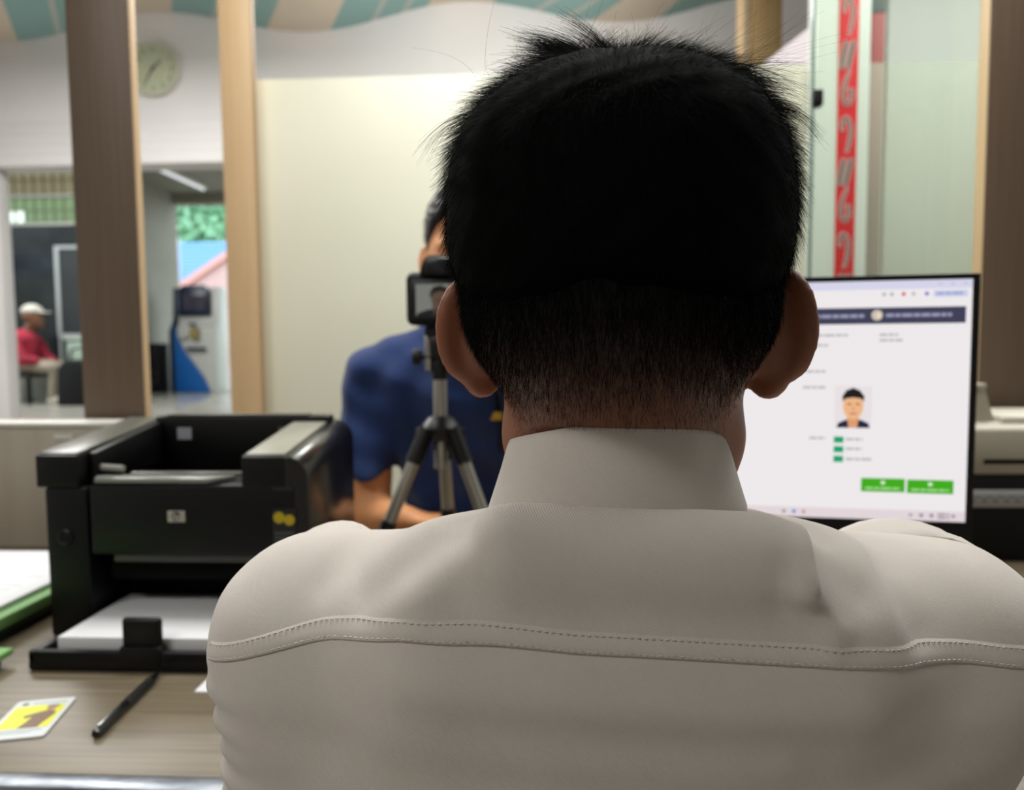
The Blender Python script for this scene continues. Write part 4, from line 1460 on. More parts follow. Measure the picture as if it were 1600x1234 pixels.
def spline(P_, n_):
    P_ = np.array(P_)
    xs = np.linspace(P_[0, 0], P_[-1, 0], n_)
    zs = np.interp(xs, P_[:, 0], P_[:, 1])
    for _ in range(12):
        zs[1:-1] = (zs[:-2] + 2 * zs[1:-1] + zs[2:]) / 4
    return xs, zs


SEAM = [(-0.164, 0.952), (-0.1276, 0.965), (-0.0892, 0.9765), (-0.05, 0.986), (-0.013, 0.9852), (0.0286, 0.982), (0.058, 0.9803), (0.1199, 0.9763), (0.165, 0.9735), (0.2, 0.9685), (0.266, 0.9585)]
STITCH = [(-0.164, 0.96), (-0.1234, 0.9742), (-0.0892, 0.9845), (-0.05, 0.9942), (-0.013, 0.9938), (0.0286, 0.9902), (0.058, 0.988), (0.1198, 0.9843), (0.165, 0.9815), (0.2, 0.9766), (0.266, 0.9675)]
xs, zs = spline(SEAM, 220)
_, zt_ = spline(STITCH, 220)
zt_ = np.interp(xs, *spline(STITCH, 220))
rows = []
for x_, a_, b_2 in zip(xs, zs, zt_):
    col = []
    for k_, lift in ((1.35, -0.0008), (1.12, 0.0003), (0.95, 0.0008), (0.5, 0.0010), (0.08, 0.0013), (0.0, 0.0009), (-0.03, -0.0008)):
        pt, _n = on_back(x_, a_ + (b_2 - a_) * k_, lift)
        col.append(pt)
    if all(c is not None for c in col):
        rows.append(col)
rv = np.array(rows)
nr, nc = rv.shape[:2]
fi = np.array([[i * nc + j, (i + 1) * nc + j, (i + 1) * nc + j + 1, i * nc + j + 1] for i in range(nr - 1) for j in range(nc - 1)])
put('yoke_seam', rv.reshape(-1, 3), fi, M_shirt, man)
# two rows of stitches
stv, stf = [], []


def stitch_row(xz, step=0.0032, lift=0.0011, rad=0.00028):
    L_ = np.concatenate([[0], np.cumsum(np.hypot(np.diff(xz[:, 0]), np.diff(xz[:, 1])))])
    m_ = MB()
    out_ = []
    for s0 in np.arange(0, L_[-1] - step, step):
        pp = []
        for s1, lf in ((s0, lift - 0.0003), (s0 + step * 0.30, lift + 0.00015), (s0 + step * 0.60, lift - 0.0003)):
            pt, _n = on_back(np.interp(s1, L_, xz[:, 0]), np.interp(s1, L_, xz[:, 1]), lf)
            pp.append(pt)
        if all(a is not None for a in pp):
            out_.append(pp)
    return np.array(out_)


for row_, lf in ((np.stack([xs, zs + (zt_ - zs) * 0.14], 1), 0.0014), (np.stack([xs, zt_], 1), 0.0011)):
    P_ = stitch_row(row_, lift=lf)
    a_, b_2 = strand_mesh(None, P_, 0.00032, 0.00032)
    stv.append((a_, b_2))
a_, b_2 = join(*stv)
put('stitching', a_, b_2, mat('thread', '#c9c6bc', 0.7), man)['kind'] = 'stuff'

# collar: stand and fall wrapped round the neck
nt_, cvv = 72, []
for i in range(nt_ + 1):
    a = R(-90 - 152 + 304 * i / nt_)          # -90 deg is the nape
    u_ = abs(i / nt_ - 0.5) * 2
    ca_, sa_ = math.cos(a), math.sin(a)
    cxn, cyn = 0.0575, 0.411
    ring = []
    dip = 0.020 * u_ ** 1.5 + 0.010 * u_ ** 3
    for (rx, ry, z_) in ((0.0595, 0.0610, 1.030), (0.0580, 0.0600, 1.050), (0.0568, 0.0590, 1.0735), (0.0576, 0.0600, 1.0772), (0.0592, 0.0618, 1.0772), (0.0606, 0.0630, 1.0740),
                         (0.0640, 0.0635, 1.062), (0.0680, 0.0642, 1.050), (0.0712, 0.0648, 1.0405), (0.0714, 0.0648, 1.0300), (0.0700, 0.0636, 1.0300)):
        ring.append((cxn + rx * ca_ - 0.006 * ca_ * (z_ > 1.06) * 0, cyn + (ry + 0.003) * sa_, z_ - dip + 0.0065 * math.exp(-(u_ / 0.33) ** 2) * (1 if z_ > 1.06 else 0.4)))
    cvv.append(ring)
cvv = np.array(cvv)
nr, nc = cvv.shape[:2]
fi = np.array([[i * nc + j, i * nc + j + 1, (i + 1) * nc + j + 1, (i + 1) * nc + j] for i in range(nr - 1) for j in range(nc - 1)])
put('collar', cvv.reshape(-1, 3), fi, M_shirt, man)
# epaulettes: stiff straps bowed over the shoulders
for pts_ in (((-0.084, 0.440, 0.9960), (-0.096, 0.443, 1.0060), (-0.110, 0.446, 1.0080), (-0.125, 0.449, 1.0040), (-0.140, 0.452, 0.9935), (-0.153, 0.454, 0.977)),
             ((0.192, 0.438, 0.9900), (0.207, 0.436, 1.0030), (0.226, 0.434, 1.0090), (0.247, 0.431, 1.0085), (0.267, 0.428, 0.9990), (0.283, 0.426, 0.982))):
    q_ = MB()
    rings = []
    for k_, (x_, y_, z_) in enumerate(pts_):
        rings.append([q_.bm.verts.new(room((x_, y_ + dy, z_ + dz))) for dy, dz in ((-0.022, -0.0006), (-0.021, 0.0006), (0.0, 0.0012), (0.021, 0.0006), (0.022, -0.0006), (0.0, -0.0002))])
    for r1_, r2_ in zip(rings, rings[1:]):
        for k_ in range(6):
            q_.bm.faces.new((r1_[k_], r1_[(k_ + 1) % 6], r2_[(k_ + 1) % 6], r2_[k_]))
    q_.bm.faces.new(rings[0][::-1])
    q_.bm.faces.new(rings[-1])
    bmesh.ops.recalc_face_normals(q_.bm, faces=q_.bm.faces)
    bmesh.ops.subdivide_edges(q_.bm, edges=list(q_.bm.edges), cuts=1, use_grid_fill=True, smooth=0.6)
    q_.build('epaulette', M_shirt, man)


def lower_body(P, cx_, hy, ky, hz=0.515, spread=0.10, foot_y=None):
    d = ell(P, (cx_, hy, hz), (0.165, 0.125, 0.095))
    for s in (-1, 1):
        d = smin(d, cone(P, (cx_ + s * 0.085, hy, hz - 0.005), (cx_ + s * spread, ky, hz - 0.005), 0.082, 0.060), 0.03)
        d = smin(d, cone(P, (cx_ + s * spread, ky, hz - 0.01), (cx_ + s * spread, (foot_y if foot_y is not None else ky), 0.10), 0.060, 0.048), 0.02)
    return d


def seat_and_legs(owner, cx_, hy, ky, dirn, m_tr, m_shoe, label):
    f_ = lambda P: lower_body(P, cx_, hy, ky)
    y0, y1 = min(hy, ky) - 0.16, max(hy, ky) + 0.16
    v_, q_ = nets(f_, (cx_ - 0.26, y0, 0.05), (cx_ + 0.26, y1, 0.64), 0.009)
    put('trousers', relax(v_, q_, 1), q_, m_tr, owner)
    for s in (-1, 1):
        fs = lambda P, s=s: smax(ell(P, (cx_ + s * 0.10, ky + dirn * 0.05, 0.030), (0.048, 0.135, 0.062)), 0.004 - P[:, 2], 0.004)
        v_, q_ = nets(fs, (cx_ + s * 0.10 - 0.07, ky + dirn * 0.05 - 0.16, -0.01), (cx_ + s * 0.10 + 0.07, ky + dirn * 0.05 + 0.16, 0.12), 0.008)
        put('shoe', v_, q_, m_shoe, owner)
    c_ = room((cx_, hy, 0))
    st_ = thing('stool', label, 'stool', c_)
    MB().lathe([(0, 0.385), (0.17, 0.385), (0.185, 0.395), (0.185, 0.412), (0.165, 0.422), (0, 0.424)], c_, 28).build('seat', mat('seat_black', '#1a1a1c', 0.6), st_)
    MB().lathe([(0, 0.06), (0.03, 0.06), (0.025, 0.386), (0, 0.386)], c_, 16).build('column', M_steel, st_)
    for k_ in range(5):
        a = 2 * math.pi * k_ / 5 + 0.3
        e_ = (c_[0] + 0.24 * math.cos(a), c_[1] + 0.24 * math.sin(a), 0.032)
        MB().tube([(c_[0], c_[1], 0.075), e_], [0.02, 0.014], 10).build('leg', M_black, st_)
        MB().ball((e_[0], e_[1], 0.024), 0.024, 10, 8).build('caster', M_black_soft, st_)


seat_and_legs(man, 0.06, 0.44, 0.84, 1, cloth_mat('dark_trousers', '#25262b', '#2a2b30'), mat('shoe_black', '#0d0d0e', 0.3), 'round black office stool under the man in white')

# ------------------------------------------------------------------ man in navy facing the camera
m2p = room((-0.084, 1.55, 0))
sit = thing('person', 'person in a navy short-sleeved shirt sitting behind the tripod', 'person', m2p)
H2, Y2 = (-0.081, 1.455, 1.279), R(180)
to_2, from_2 = frame(H2, Y2)
M_skin2 = skin_mat('skin_light', '#e2a270', '#1a1614', sss=0.2)
M_hair2 = mat('hair_grey_black', '#1f1d1d', 0.45, noise=('#2e2c2b', (160, 160, 160), 3), spec=0.5)
M_navy = cloth_mat('navy_cotton', '#273b6e', '#1f3058', weave=0.0)


def p2_head(P):
    d = head_sdf(to_2(P))
    return smin(d, cone(P, (-0.084, 1.475, 1.08), (-0.084, 1.465, 1.23), 0.060, 0.055), 0.02)


v1, f1 = nets(p2_head, (-0.20, 1.32, 1.07), (0.032, 1.60, 1.44), 0.0032)
ARM2 = []
for s in (-1, 1):
    el, wr = (-0.084 + s * 0.198, 1.415, 0.800), (-0.084 + s * 0.122, 1.335 - s * 0.012, 0.806 + s * 0.008)
    def arm2(P, s=s, el=el, wr=wr):
        d = cone(P, (-0.084 + s * 0.190, 1.44, 0.98), el, 0.046, 0.043)
        d = smin(d, cone(P, el, wr, 0.044, 0.029), 0.015)
        return smin(d, hand_sdf(P, wr, (-s * 0.95, -0.22, 0.0), s, curl=0.6, size=0.92), 0.015)
    ARM2.append(nets(arm2, (-0.084 + s * 0.10 - 0.20, 1.10, 0.752), (-0.084 + s * 0.10 + 0.20, 1.52, 1.04), 0.0048))
v2, f2 = join((v1, f1), *ARM2)
put('body', v2, f2, M_skin2, sit, np.zeros(len(v2)))
for s in (-1, 1):
    c_ = room(from_2(np.array([[s * 0.031, 0.0715, 0.006]]))[0])
    ey = MB().ball(c_, 0.0115, 14, 10).build('eye', MATS['eye_white'], sit)
    MB().ball(room(from_2(np.array([[s * 0.031, 0.0798, 0.006]]))[0]), 0.0045, 10, 8).build('iris', MATS['iris_brown'], ey)


brows(sit, from_2, M_hair2)


def cap2(P):
    Q = to_2(P)
    q = Q - np.array([0.0, -0.012, 0.060])
    a = np.abs(q / np.array([0.0845, 0.108, 0.092]))
    d = ((a ** 2.3).sum(1) ** (1 / 2.3) - 1) * 0.085
    d = d + 0.0022 * np.sin(Q[:, 0] * 130 + 4 * Q[:, 2] * 60) * np.sin(Q[:, 2] * 210 + Q[:, 1] * 150)
    cut = Q[:, 1] - (0.066 + 0.9 * np.clip(Q[:, 2] - 0.075, -0.07, 0.05))
    low_ = 0.018 - Q[:, 2] - 0.055 * sstep(0.02, -0.05, Q[:, 1])
    return smax(smax(d, cut, 0.008), low_, 0.006)


c2v, c2f = nets(cap2, (-0.19, 1.33, 1.22), (0.022, 1.60, 1.45), 0.0035)
n2 = normals_of(c2v, c2f)
q2_, w2 = to_2(c2v), np.ones(len(c2v))
p, n, _ = sample(c2v, c2f, w2, 5000)
q, nq = to_2(p), n @ rz(Y2)
t_ = q - np.array([0, -0.03, 0.15])
t_ -= (t_ * nq).sum(1, keepdims=True) * nq
dr = unit(unit(t_) + nq * 0.30 + RNG.normal(size=q.shape) * 0.2)
tt = np.linspace(0, 1, 4)[None, :, None]
P_ = q[:, None, :] + dr[:, None, :] * (0.012 * (0.6 + 0.6 * RNG.random(len(q))))[:, None, None] * tt
a_, b_2 = strand_mesh(None, P_, 0.0002, 0.0001)
hv2, hf2 = join((c2v, c2f), (from_2(a_), b_2))
put('hair', hv2, hf2, M_hair2, sit)['kind'] = 'stuff'


def shirt2(P):
    x, y, z = P[:, 0], P[:, 1], P[:, 2]
    cy = 1.455 + 0.36 * np.clip(1.02 - z, 0, 0.5)
    d = (np.sqrt(((x + 0.084) / 0.185) ** 2 + ((y - cy) / 0.118) ** 2) - 1) * 0.118
    d = smax(d, z - 1.10, 0.06)
    for s in (-1, 1):
        sh = (-0.084 + s * 0.180, 1.445, 1.062)
        d = smin(d, cone(P, sh, (-0.084, 1.455, 1.075), 0.060, 0.075), 0.04)
        d = smin(d, cone(P, (-0.084 + s * 0.135, 1.45, 1.088), (-0.084 + s * 0.045, 1.465, 1.125), 0.050, 0.050), 0.02)
        d = smin(d, cone(P, (sh[0], sh[1], 1.05), (-0.084 + s * 0.200, 1.415, 0.875), 0.060, 0.057), 0.018)
        # sleeves end in an open hem
    cuts = [smax(np.abs(x + 0.084 - s * 0.202) - 0.062, z - 0.875, 0.004) for s in (-1, 1)]
    for c_ in cuts:
        d = smax(d, -smax(c_, 0.6 - z, 0.002), 0.004)
    d = smax(d, 0.50 - z, 0.01)
    # soft folds running down the chest and sleeves
    d = d + 0.0062 * np.sin((x + 0.084) * 70 + 2.0 * np.sin(z * 14)) * sstep(1.11, 1.04, z) + 0.002 * np.sin(z * 90 + x * 40)
    return d


v_, f_ = nets(shirt2, (-0.36, 1.28, 0.49), (0.19, 1.78, 1.19), 0.0055)
v_ = relax(v_, f_, 1)
put('shirt', v_, f_, M_navy, sit)
cvv = []
for i in range(41):
    a = R(-90 + 20 + 320 * i / 40)
    u_ = abs(i / 40 - 0.5) * 2
    ring = [(-0.084 + rx * math.cos(a), 1.468 + ry * math.sin(a), z_ - 0.035 * u_ ** 2) for rx, ry, z_ in
            ((0.062, 0.062, 1.145), (0.0605, 0.0605, 1.178), (0.063, 0.063, 1.180), (0.078, 0.079, 1.150), (0.076, 0.077, 1.148))]
    cvv.append(ring)
cvv = np.array(cvv)
nr, nc = cvv.shape[:2]
fi = np.array([[i * nc + j, i * nc + j + 1, (i + 1) * nc + j + 1, (i + 1) * nc + j] for i in range(nr - 1) for j in range(nc - 1)])
put('collar', cvv.reshape(-1, 3), fi, M_navy, sit)
bv2 = BVHTree.FromPolygons([tuple(a) for a in v_], [tuple(int(i) for i in a) for a in f_])


def chest(x, z):
    h = bv2.ray_cast(Vector((x, 1.0, z)), Vector((0, 1, 0)))
    return (x, h[0].y - 0.002, z) if h[0] is not None else (x, 1.34, z)


em = MB()
em.box((-0.011, -0.002, -0.008), (0.011, 0.004, 0.008), bev=0.0015)
em.build('chest_emblem', mat('emblem_yellow', '#d1a32a', 0.5), sit, mx=Matrix.Translation(room(chest(-0.030, 0.990))))
MB().tube([room(chest(-0.040, 1.09)), room(chest(-0.026, 1.03)), room(chest(-0.020, 0.97)), room(chest(-0.020, 0.92))], 0.0045, 8).build('lanyard', M_black, sit)
seat_and_legs(sit, -0.084, 1.64, 1.42, -1, MATS['dark_trousers'], MATS['shoe_black'], 'round black office stool under the man in navy')

# ================================================================== porch and yard beyond the opening
PZ0 = 0.50
M_grey_wall = mat('porch_wall_paint', '#a09d92', 0.7, noise=('#949186', (2, 2, 2), 4))
struct(MB().box((-8.6, 4.64, 3.40), (3.6, 11.2, 3.52)).build('ceiling_porch', mat('porch_ceiling_paint', '#85837b', 0.7)))
struct(MB().box((-9.5, 9.0, PZ0), (-5.6, 11.0, 3.40)).build('wall_porch', M_grey_wall))
struct(MB().box((-5.6, 10.9, 3.25), (3.6, 11.1, 3.40)).build('trim_beam', M_grey_wall))
struct(MB().box((-1.2, 10.9, PZ0), (3.6, 11.1, 3.25)).build('wall_porch_far', M_grey_wall))
struct(MB().box((3.6, 4.64, PZ0), (3.75, 11.1, 3.40)).build('wall_porch_right', M_grey_wall))
struct(MB().box((-13, 4.5, 0.0), (-3.62, 4.64, 3.40)).build('wall_front', M_grey_wall))

# barred transom window over a pane coloured dark for the unlit interior
wn = thing('window_1', 'barred transom window above the dark pane on the porch', 'window', (-6.4, 8.97, 2.65))
wn['kind'] = 'structure'
M_frame = mat('window_frame', '#bdbdb2', 0.4)
rows_ = ((3.02, 3.37, '#a39a72', 0.55), (2.68, 2.98, '#8fb27c', 0.62))
for (z0, z1, c_, es) in rows_:
    for k in range(9):
        x0 = -7.0 + 0.125 * k
        bright = (k < 4 and z1 < 3.0)
        MB().box((x0 + 0.008, 8.985, z0 + 0.01), (x0 + 0.117, 8.995, (z0 + z1) / 2 - 0.008)).build('pane', mat('lit_pane_a' if bright else 'lit_pane_%s' % c_.strip('#'), '#303030', 0.2, emit='#e8fff0' if bright else c_, estr=1.5 if bright else es * 1.1), wn, smooth=False)
        MB().box((x0 + 0.008, 8.985, (z0 + z1) / 2 + 0.008), (x0 + 0.117, 8.995, z1 - 0.01)).build('pane', mat('lit_pane_b%s' % c_.strip('#'), '#303030', 0.2, emit=c_, estr=es * 1.2), wn, smooth=False)
        MB().box((x0 - 0.008, 8.968, z0), (x0 + 0.008, 8.99, z1), bev=0.002).build('bar', mat('bar_grey', '#77776a', 0.5), wn)
    MB().box((-7.0, 8.962, (z0 + z1) / 2 - 0.008), (-5.87, 8.985, (z0 + z1) / 2 + 0.008), bev=0.002).build('bar', MATS['bar_grey'], wn)
for z0 in (2.64, 2.985):
    MB().box((-7.02, 8.95, z0), (-5.86, 9.0, z0 + 0.035), bev=0.004).build('window_frame', M_frame, wn)
gz = thing('window_2', 'pane coloured as dark interior below the barred transom', 'window', (-6.4, 8.97, 0.5))
gz['kind'] = 'structure'
MB().box((-7.0, 8.975, 0.9), (-5.63, 8.99, 2.64)).build('pane', mat('unlit_interior', '#23272b', 0.15, noise=('#33383b', (3, 3, 3), 3)), gz, smooth=False)  # opaque; its dark colour stands for the unlit room behind
MB().box((-7.0, 8.96, 0.86), (-5.63, 8.995, 0.90), bev=0.004).build('sill', M_frame, gz)

# ceiling batten lamp
tl = thing('tube_lamp', 'white fluorescent batten lamp on the porch ceiling', 'lamp', (-4.86, 9.68, 3.38))
MB().box((-4.91, 9.0, 3.35), (-4.81, 10.36, 3.3995), bev=0.008).build('housing', M_white, tl)
MB().tube([(-4.86, 9.03, 3.335), (-4.86, 10.33, 3.335)], 0.018, 12).build('tube', mat('tube_glow', '#e8e8e0', 0.4, emit='#f0f4ff', estr=0.7), tl)

# self-service terminal
at_ = thing('atm_kiosk', 'blue and white self-service cash terminal on the porch', 'kiosk', (-4.95, 10.1, PZ0))
M_ab = mat('kiosk_blue', '#0d62b4', 0.35)
M_adk = mat('kiosk_navy', '#12233f', 0.35)
side = [(9.98, PZ0), (10.0, 1.35), (10.12, 1.50), (10.16, 1.95), (10.45, 1.95), (10.45, PZ0)]
MB().prism(side, 0.08, 'x', -5.27, bev=0.006).build('side_panel', M_adk, at_)
MB().prism([(10.02, PZ0), (10.04, 1.34), (10.14, 1.49), (10.18, 1.96), (10.45, 1.96), (10.45, PZ0)], 0.56, 'x', -5.19, bev=0.008).build('cabinet', mat('kiosk_white', '#d9d8d2', 0.35), at_)
fr_ = MB()
curve = [(-5.19, PZ0 + 0.005), (-4.70, PZ0 + 0.005)]
for i in range(9):
    k_ = i / 8
    curve.append((-4.72 - 0.45 * math.sin(k_ * math.pi / 2) ** 1.15, PZ0 + 0.03 + 0.86 * k_ ** 0.8))
curve.append((-5.19, PZ0 + 0.90))
fr_.prism(curve, 0.03, 'y', 9.985, bev=0.003)
fr_.build('blue_swoosh', M_ab, at_)
hd_ = MB().prism([(-5.17, 1.56), (-4.72, 1.56), (-4.73, 1.90), (-4.80, 1.985), (-5.10, 1.985), (-5.17, 1.92)], 0.06, 'y', 10.09, bev=0.01).build('hood', M_adk, at_)
MB().box((-5.10, 10.078, 1.63), (-4.78, 10.089, 1.87), bev=0.004).build('display', mat('kiosk_display', '#1b1c22', 0.15, emit='#5b5668', estr=0.25), hd_)
MB().box((-4.98, 9.985, 1.42), (-4.91, 10.05, 1.46), bev=0.004).build('card_reader', M_adk, at_)
MB().box((-4.97, 9.965, 1.24), (-4.85, 10.05, 1.38), bev=0.01).build('keypad', mat('kiosk_brass', '#a8925a', 0.4), at_)
MB().box((-5.02, 9.965, 1.08), (-4.76, 10.03, 1.12), bev=0.004).build('cash_slot', M_adk, at_)
MB().box((-5.13, 9.975, 1.25), (-5.02, 10.03, 1.30), bev=0.01).build('slip_outlet', M_white, at_)

sp2 = thing('loudspeaker', 'black loudspeaker cabinet standing left of the blue terminal', 'speaker', (-5.46, 10.0, PZ0))
MB().box((-5.585, 9.86, PZ0), (-5.34, 10.12, 1.18), bev=0.02).build('cabinet', M_black_soft, sp2)
for z_, r_s in ((0.72, 0.10), (1.02, 0.055)):
    MB().lathe([(r_s, 0), (r_s, 0.012), (r_s * 0.85, 0.012), (r_s * 0.3, -0.01), (0, 0.0)], (-5.463, 9.86, z_), 24, RX).build('cone', mat('speaker_cone', '#2a2a2c', 0.35), sp2)

# notice board, ledge, umbrella on the left
nb = thing('notice_board', 'dark notice board in a white frame beside the seated pair', 'board', (-5.75, 8.90, PZ0))
MB().box((-6.04, 8.89, 1.30), (-5.40, 8.91, 2.34)).build('panel', mat('board_dark', '#34373a', 0.4), nb)
for lo_, hi_ in (((-6.09, 8.88, 1.26), (-6.04, 8.92, 2.38)), ((-5.40, 8.88, 1.26), (-5.35, 8.92, 2.38)), ((-6.04, 8.88, 2.34), (-5.40, 8.92, 2.38)), ((-6.04, 8.88, 1.26), (-5.40, 8.92, 1.30))):
    MB().box(lo_, hi_, bev=0.004).build('frame_bar', mat('board_frame', '#b6bbba', 0.35), nb)
for x_ in (-6.07, -5.37):
    MB().tube([(x_, 8.90, PZ0), (x_, 8.90, 1.27)], 0.016, 10).build('leg', MATS['board_frame'], nb)
bc = thing('side_cabinet', 'pale mint low cabinet under the dark notice board', 'cabinet', (-5.4, 8.3, PZ0))
MB().box((-5.64, 8.36, PZ0), (-5.12, 8.64, 1.22), bev=0.008).build('body', mat('mint_paint', '#b3c9b8', 0.5), bc)
MB().box((-5.66, 8.34, 1.22), (-5.10, 8.66, 1.25), bev=0.004).build('top', mat('mint_top', '#c6d6ca', 0.4), bc)
um = thing('parasol', 'pale blue parasol leaning open behind the seated pair', 'umbrella', (-7.0, 8.15, PZ0))
c_ = MB()
c_.lathe([(0.72, 2.16), (0.71, 2.17), (0.4, 2.31), (0.04, 2.43), (0, 2.44)], (-7.0, 8.15, 0), 8)
c_.build('canopy', mat('parasol_blue', '#aebbe0', 0.6), um, smooth=False)
MB().tube([(-7.0, 8.15, PZ0), (-7.0, 8.15, 2.41)], 0.012, 8).build('pole', M_steel, um)
for k in range(8):
    a = 2 * math.pi * k / 8
    MB().tube([(-7.0, 8.15, 2.38), (-7.0 + 0.70 * math.cos(a), 8.15 + 0.70 * math.sin(a), 2.155)], 0.004, 6).build('rib', M_steel, um)
MB().lathe([(0, 0), (0.16, 0), (0.15, 0.05), (0.02, 0.07), (0, 0.07)], (-7.0, 8.15, PZ0), 20).build('base', M_black_soft, um)

bn = thing('porch_bench', 'low dark bench carrying the seated pair on the porch', 'bench', (-6.1, 8.1, PZ0))
MB().box((-6.65, 7.85, 0.80), (-5.72, 8.85, 0.84), bev=0.006).build('seat', mat('bench_dark', '#2d2c2c', 0.5), bn)
for x_ in (-6.6, -5.78):
    for y_ in (7.9, 8.78):
        MB().box((x_ - 0.02, y_ - 0.02, PZ0), (x_ + 0.02, y_ + 0.02, 0.80), bev=0.003).build('leg', M_black_soft, bn)
bg_ = thing('black_bag', 'black bag standing on the porch floor in front of the cabinet', 'bag', (-5.2, 7.75, PZ0))
q_ = MB()
q_.prism([(-5.34, PZ0), (-4.95, PZ0), (-4.97, 0.92), (-5.02, 1.0), (-5.24, 1.0), (-5.32, 0.90)], 0.24, 'y', 7.7, bev=0.03, seg=3)
q_.build('body', M_black_soft, bg_)
MB().tube([(-5.24, 7.82, 0.98), (-5.22, 7.82, 1.10), (-5.14, 7.82, 1.13), (-5.06, 7.82, 1.10), (-5.04, 7.82, 0.98)], 0.012, 8).build('handle', M_black_soft, bg_)


def sitter(label, x, y, top_m, leg_m, with_cap):
    """someone seated, turned to the right of the picture"""
    t = thing('person', label, 'person', (x, y, PZ0))
    hd = (x + 0.10, y, 1.47)
    def hsdf(P):
        th, _ = frame(hd, R(-70))
        return smin(head_sdf(th(P), fine=True), cone(P, (x, y, 1.26), (x + 0.08, y, 1.40), 0.055, 0.05), 0.02)
    v1, f1 = nets(hsdf, (x - 0.08, y - 0.16, 1.22), (x + 0.28, y + 0.16, 1.64), 0.009)
    hands = []
    for s in (-1, 1):
        wr = (x + 0.30, y + s * 0.07, 0.96)
        g = lambda P, s=s, wr=wr: smin(cone(P, (x + 0.10, y + s * 0.20, 1.00), wr, 0.042, 0.028), hand_sdf(P, wr, (0.9, -s * 0.25, -0.25), s, curl=0.5), 0.015)
        hands.append(nets(g, (x + 0.02, y + s * 0.12 - 0.2, 0.80), (x + 0.52, y + s * 0.12 + 0.2, 1.10), 0.009))
    v_, f_ = join((v1, f1), *hands)
    me = mesh_np('body', v_, f_)
    link('body', me, M_far_skin, t)
    def tsdf(P):
        d = cone(P, (x - 0.05, y, 0.95), (x - 0.01, y, 1.22), 0.15, 0.13)
        d = smin(d, cone(P, (x, y - 0.15, 1.22), (x, y + 0.15, 1.22), 0.075, 0.075), 0.05)
        for s in (-1, 1):
            d = smin(d, cone(P, (x, y + s * 0.19, 1.20), (x + 0.10, y + s * 0.21, 1.00), 0.07, 0.058), 0.02)
            d = smin(d, cone(P, (x + 0.10, y + s * 0.21, 1.00), (x + 0.20, y + s * 0.14, 0.985), 0.058, 0.05), 0.02)
        return smax(d, 0.86 - P[:, 2], 0.02)
    v_, f_ = nets(tsdf, (x - 0.26, y - 0.34, 0.84), (x + 0.30, y + 0.34, 1.36), 0.014)
    link('jacket', mesh_np('jacket', relax(v_, f_, 1), f_), top_m, t)
    def lsdf(P):
        d = ell(P, (x - 0.02, y, 0.935), (0.15, 0.17, 0.09))
        for s in (-1, 1):
            kn = (x + 0.40, y + s * 0.10, 0.91)
            d = smin(d, cone(P, (x, y + s * 0.085, 0.935), kn, 0.085, 0.062), 0.03)
            d = smin(d, cone(P, kn, (x + 0.36, y + s * 0.10, 0.60), 0.062, 0.050), 0.02)
        return d
    v_, f_ = nets(lsdf, (x - 0.22, y - 0.26, 0.54), (x + 0.50, y + 0.26, 1.06), 0.014)
    link('trousers', mesh_np('trousers', relax(v_, f_, 1), f_), leg_m, t)
    for s in (-1, 1):
        fs = lambda P, s=s: smax(ell(P, (x + 0.42, y + s * 0.10, PZ0 + 0.035), (0.14, 0.05, 0.06)), PZ0 + 0.002 - P[:, 2], 0.004)
        v_, f_ = nets(fs, (x + 0.26, y + s * 0.10 - 0.07, PZ0 - 0.02), (x + 0.58, y + s * 0.10 + 0.07, PZ0 + 0.12), 0.01)
        link('shoe', mesh_np('shoe', v_, f_), M_far_shoe, t)
    def csdf(P):
        th, _ = frame(hd, R(-70))
        Q = th(P)
        d = smax(ell(Q, (0, -0.008, 0.062), (0.090, 0.112, 0.090)), 0.055 - Q[:, 2], 0.006) if with_cap else \
            smax(smax(ell(Q, (0, -0.015, 0.052), (0.086, 0.106, 0.096)), Q[:, 1] - 0.05 - 0.8 * np.clip(Q[:, 2] - 0.06, -0.1, 0.06), 0.01), -0.01 - Q[:, 2], 0.01)
        if with_cap:
            d = smin(d, smax(ell(Q, (0, 0.105, 0.058), (0.070, 0.085, 0.012)), -Q[:, 1], 0.01), 0.008)
        return d
    v_, f_ = nets(csdf, (x - 0.12, y - 0.22, 1.42), (x + 0.34, y + 0.22, 1.66), 0.009)
    link('cap' if with_cap else 'hair', mesh_np('cap', v_, f_), M_far_cap if with_cap else M_black_soft, t)
    return t


M_far_skin = mat('far_skin', '#7d543f', 0.5)
M_far_shoe = mat('far_shoe', '#b9b2a4', 0.5)
M_far_cap = mat('far_cap', '#c3bfb4', 0.6)
sitter('person in a red jacket and pale cap sitting on the porch', -5.90, 8.05, mat('red_cloth', '#b5263f', 0.8, noise=('#8f2338', (9, 9, 9), 3)), mat('beige_cloth', '#a59a8a', 0.8, noise=('#8c8274', (9, 9, 9), 3)), True)
sitter('person in red with green trousers behind the one in the cap', -6.30, 8.62, MATS['red_cloth'], mat('green_cloth', '#1f6b45', 0.8), False)

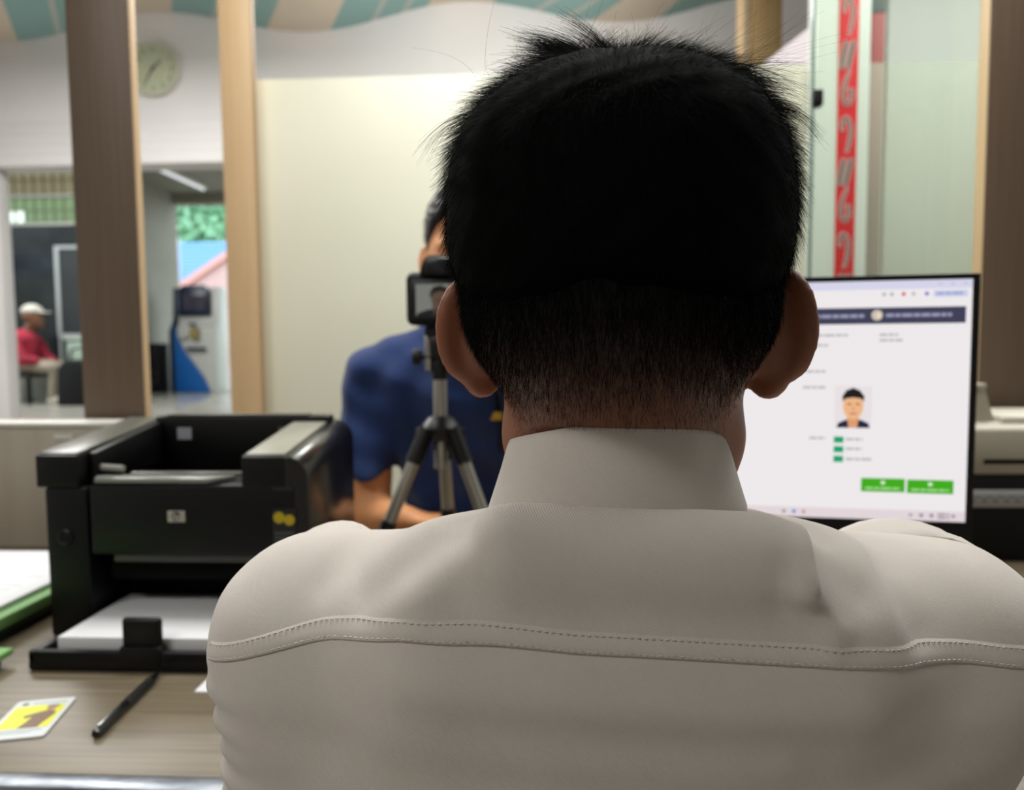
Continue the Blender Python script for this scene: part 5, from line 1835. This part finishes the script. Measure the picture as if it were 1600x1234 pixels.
# house and trees across the yard
hs = thing('house', 'pink gabled house with light blue metal roof across the yard', 'house', (-8.5, 20.6, 0.30))
M_pink = mat('pink_render', '#d7b4b4', 0.7)
MB().prism([(-10.6, 0.30), (-5.0, 0.30), (-5.0, 2.6), (-7.2, 4.55), (-10.6, 2.4)], 2.6, 'y', 20.1).build('gable_wall', M_pink, hs, smooth=False)
MB().prism([(-10.7, 2.36), (-7.2, 4.58), (-4.8, 2.45), (-4.8, 2.62), (-7.2, 4.78), (-10.7, 2.56)], 0.25, 'y', 19.95).build('fascia', mat('pink_fascia', '#dfa9a6', 0.6), hs, smooth=False)
for k in range(8):
    z_ = 0.75 + 0.24 * k
    MB().box((-9.9, 20.04, z_), (-5.6, 20.1, z_ + 0.06)).build('wall_band', mat('pink_band', '#c9a09c', 0.7), hs, smooth=False)
wd = MB().box((-8.8, 20.03, 1.1), (-7.9, 20.1, 2.2)).build('window', mat('house_window', '#4a4038', 0.4), hs, smooth=False)
MB().box((-8.37, 20.0, 1.1), (-8.33, 20.03, 2.2)).build('mullion', mat('house_mullion', '#c7b59a', 0.5), wd, smooth=False)
h2 = thing('house', 'light blue metal roofed house behind the pink gable', 'house', (-10.0, 25, 0.30))
MB().box((-12.2, 24.6, 0.30), (-6.5, 27.0, 2.9)).build('wall', mat('pale_render', '#cfcac4', 0.7), h2, smooth=False)
MB().prism([(23.0, 2.85), (26.0, 4.75), (26.0, 4.85), (23.0, 2.95)], 8.0, 'x', -14.4).build('roof', mat('roof_blue', '#6f9fd6', 0.45), h2, smooth=False)
for k in range(12):
    y0 = 23.05 + 0.24 * k
    z0 = 2.95 + (y0 - 23.0) * (1.9 / 3.0)
    MB().box((-14.4, y0, z0), (-6.35, y0 + 0.03, z0 + 0.035)).build('roof_rib', mat('roof_blue_dark', '#6290c6', 0.45), h2, smooth=False)
MB().box((-11.95, 22.9, 0.3), (-11.72, 23.1, 4.6)).build('corner_post', mat('post_white', '#e3e0e6', 0.5), h2, smooth=False)


def tree(label, x, y, h, r, seed):
    rg = np.random.default_rng(seed)
    t = thing('tree', label, 'tree', (x, y, 0.30))
    tk = MB()
    tk.tube([(x, y, 0.3), (x + 0.1, y, h * 0.35), (x - 0.1, y, h * 0.7)], [0.22, 0.16, 0.08], 10)
    for k in range(5):
        a = k * 1.3
        tk.tube([(x, y, h * (0.4 + 0.06 * k)), (x + 0.6 * r * math.cos(a), y + 0.6 * r * math.sin(a), h * (0.62 + 0.06 * k))], [0.08, 0.03], 8)
    tk.build('trunk', mat('bark', '#6f655a', 0.9), t)
    n = 5200
    u = unit(rg.normal(size=(n, 3))) * (rg.random((n, 1)) ** 0.4)
    c = np.array([x, y, h * 0.70]) + u * np.array([r, r, h * 0.36])
    d1 = unit(rg.normal(size=(n, 3)))
    d2 = unit(np.cross(d1, rg.normal(size=(n, 3))))
    s = 0.16 + 0.14 * rg.random((n, 1))
    V_ = np.stack([c - d1 * s, c + d2 * s * 0.45, c + d1 * s, c - d2 * s * 0.45], 1).reshape(-1, 3)
    F_ = np.arange(n * 4).reshape(-1, 4)
    o = link('foliage', mesh_np('foliage', V_, F_, False), mat('leaf_mint', '#b6e2c4', 0.5, noise=('#8fc9a0', (2, 2, 2), 3)), t)
    o['kind'] = 'stuff'


tree('pale leafy tree above the blue roof, left side', -14.2, 29.5, 8.6, 2.6, 3)
tree('pale leafy tree above the blue roof, right side', -8.2, 30.5, 9.2, 2.8, 4)
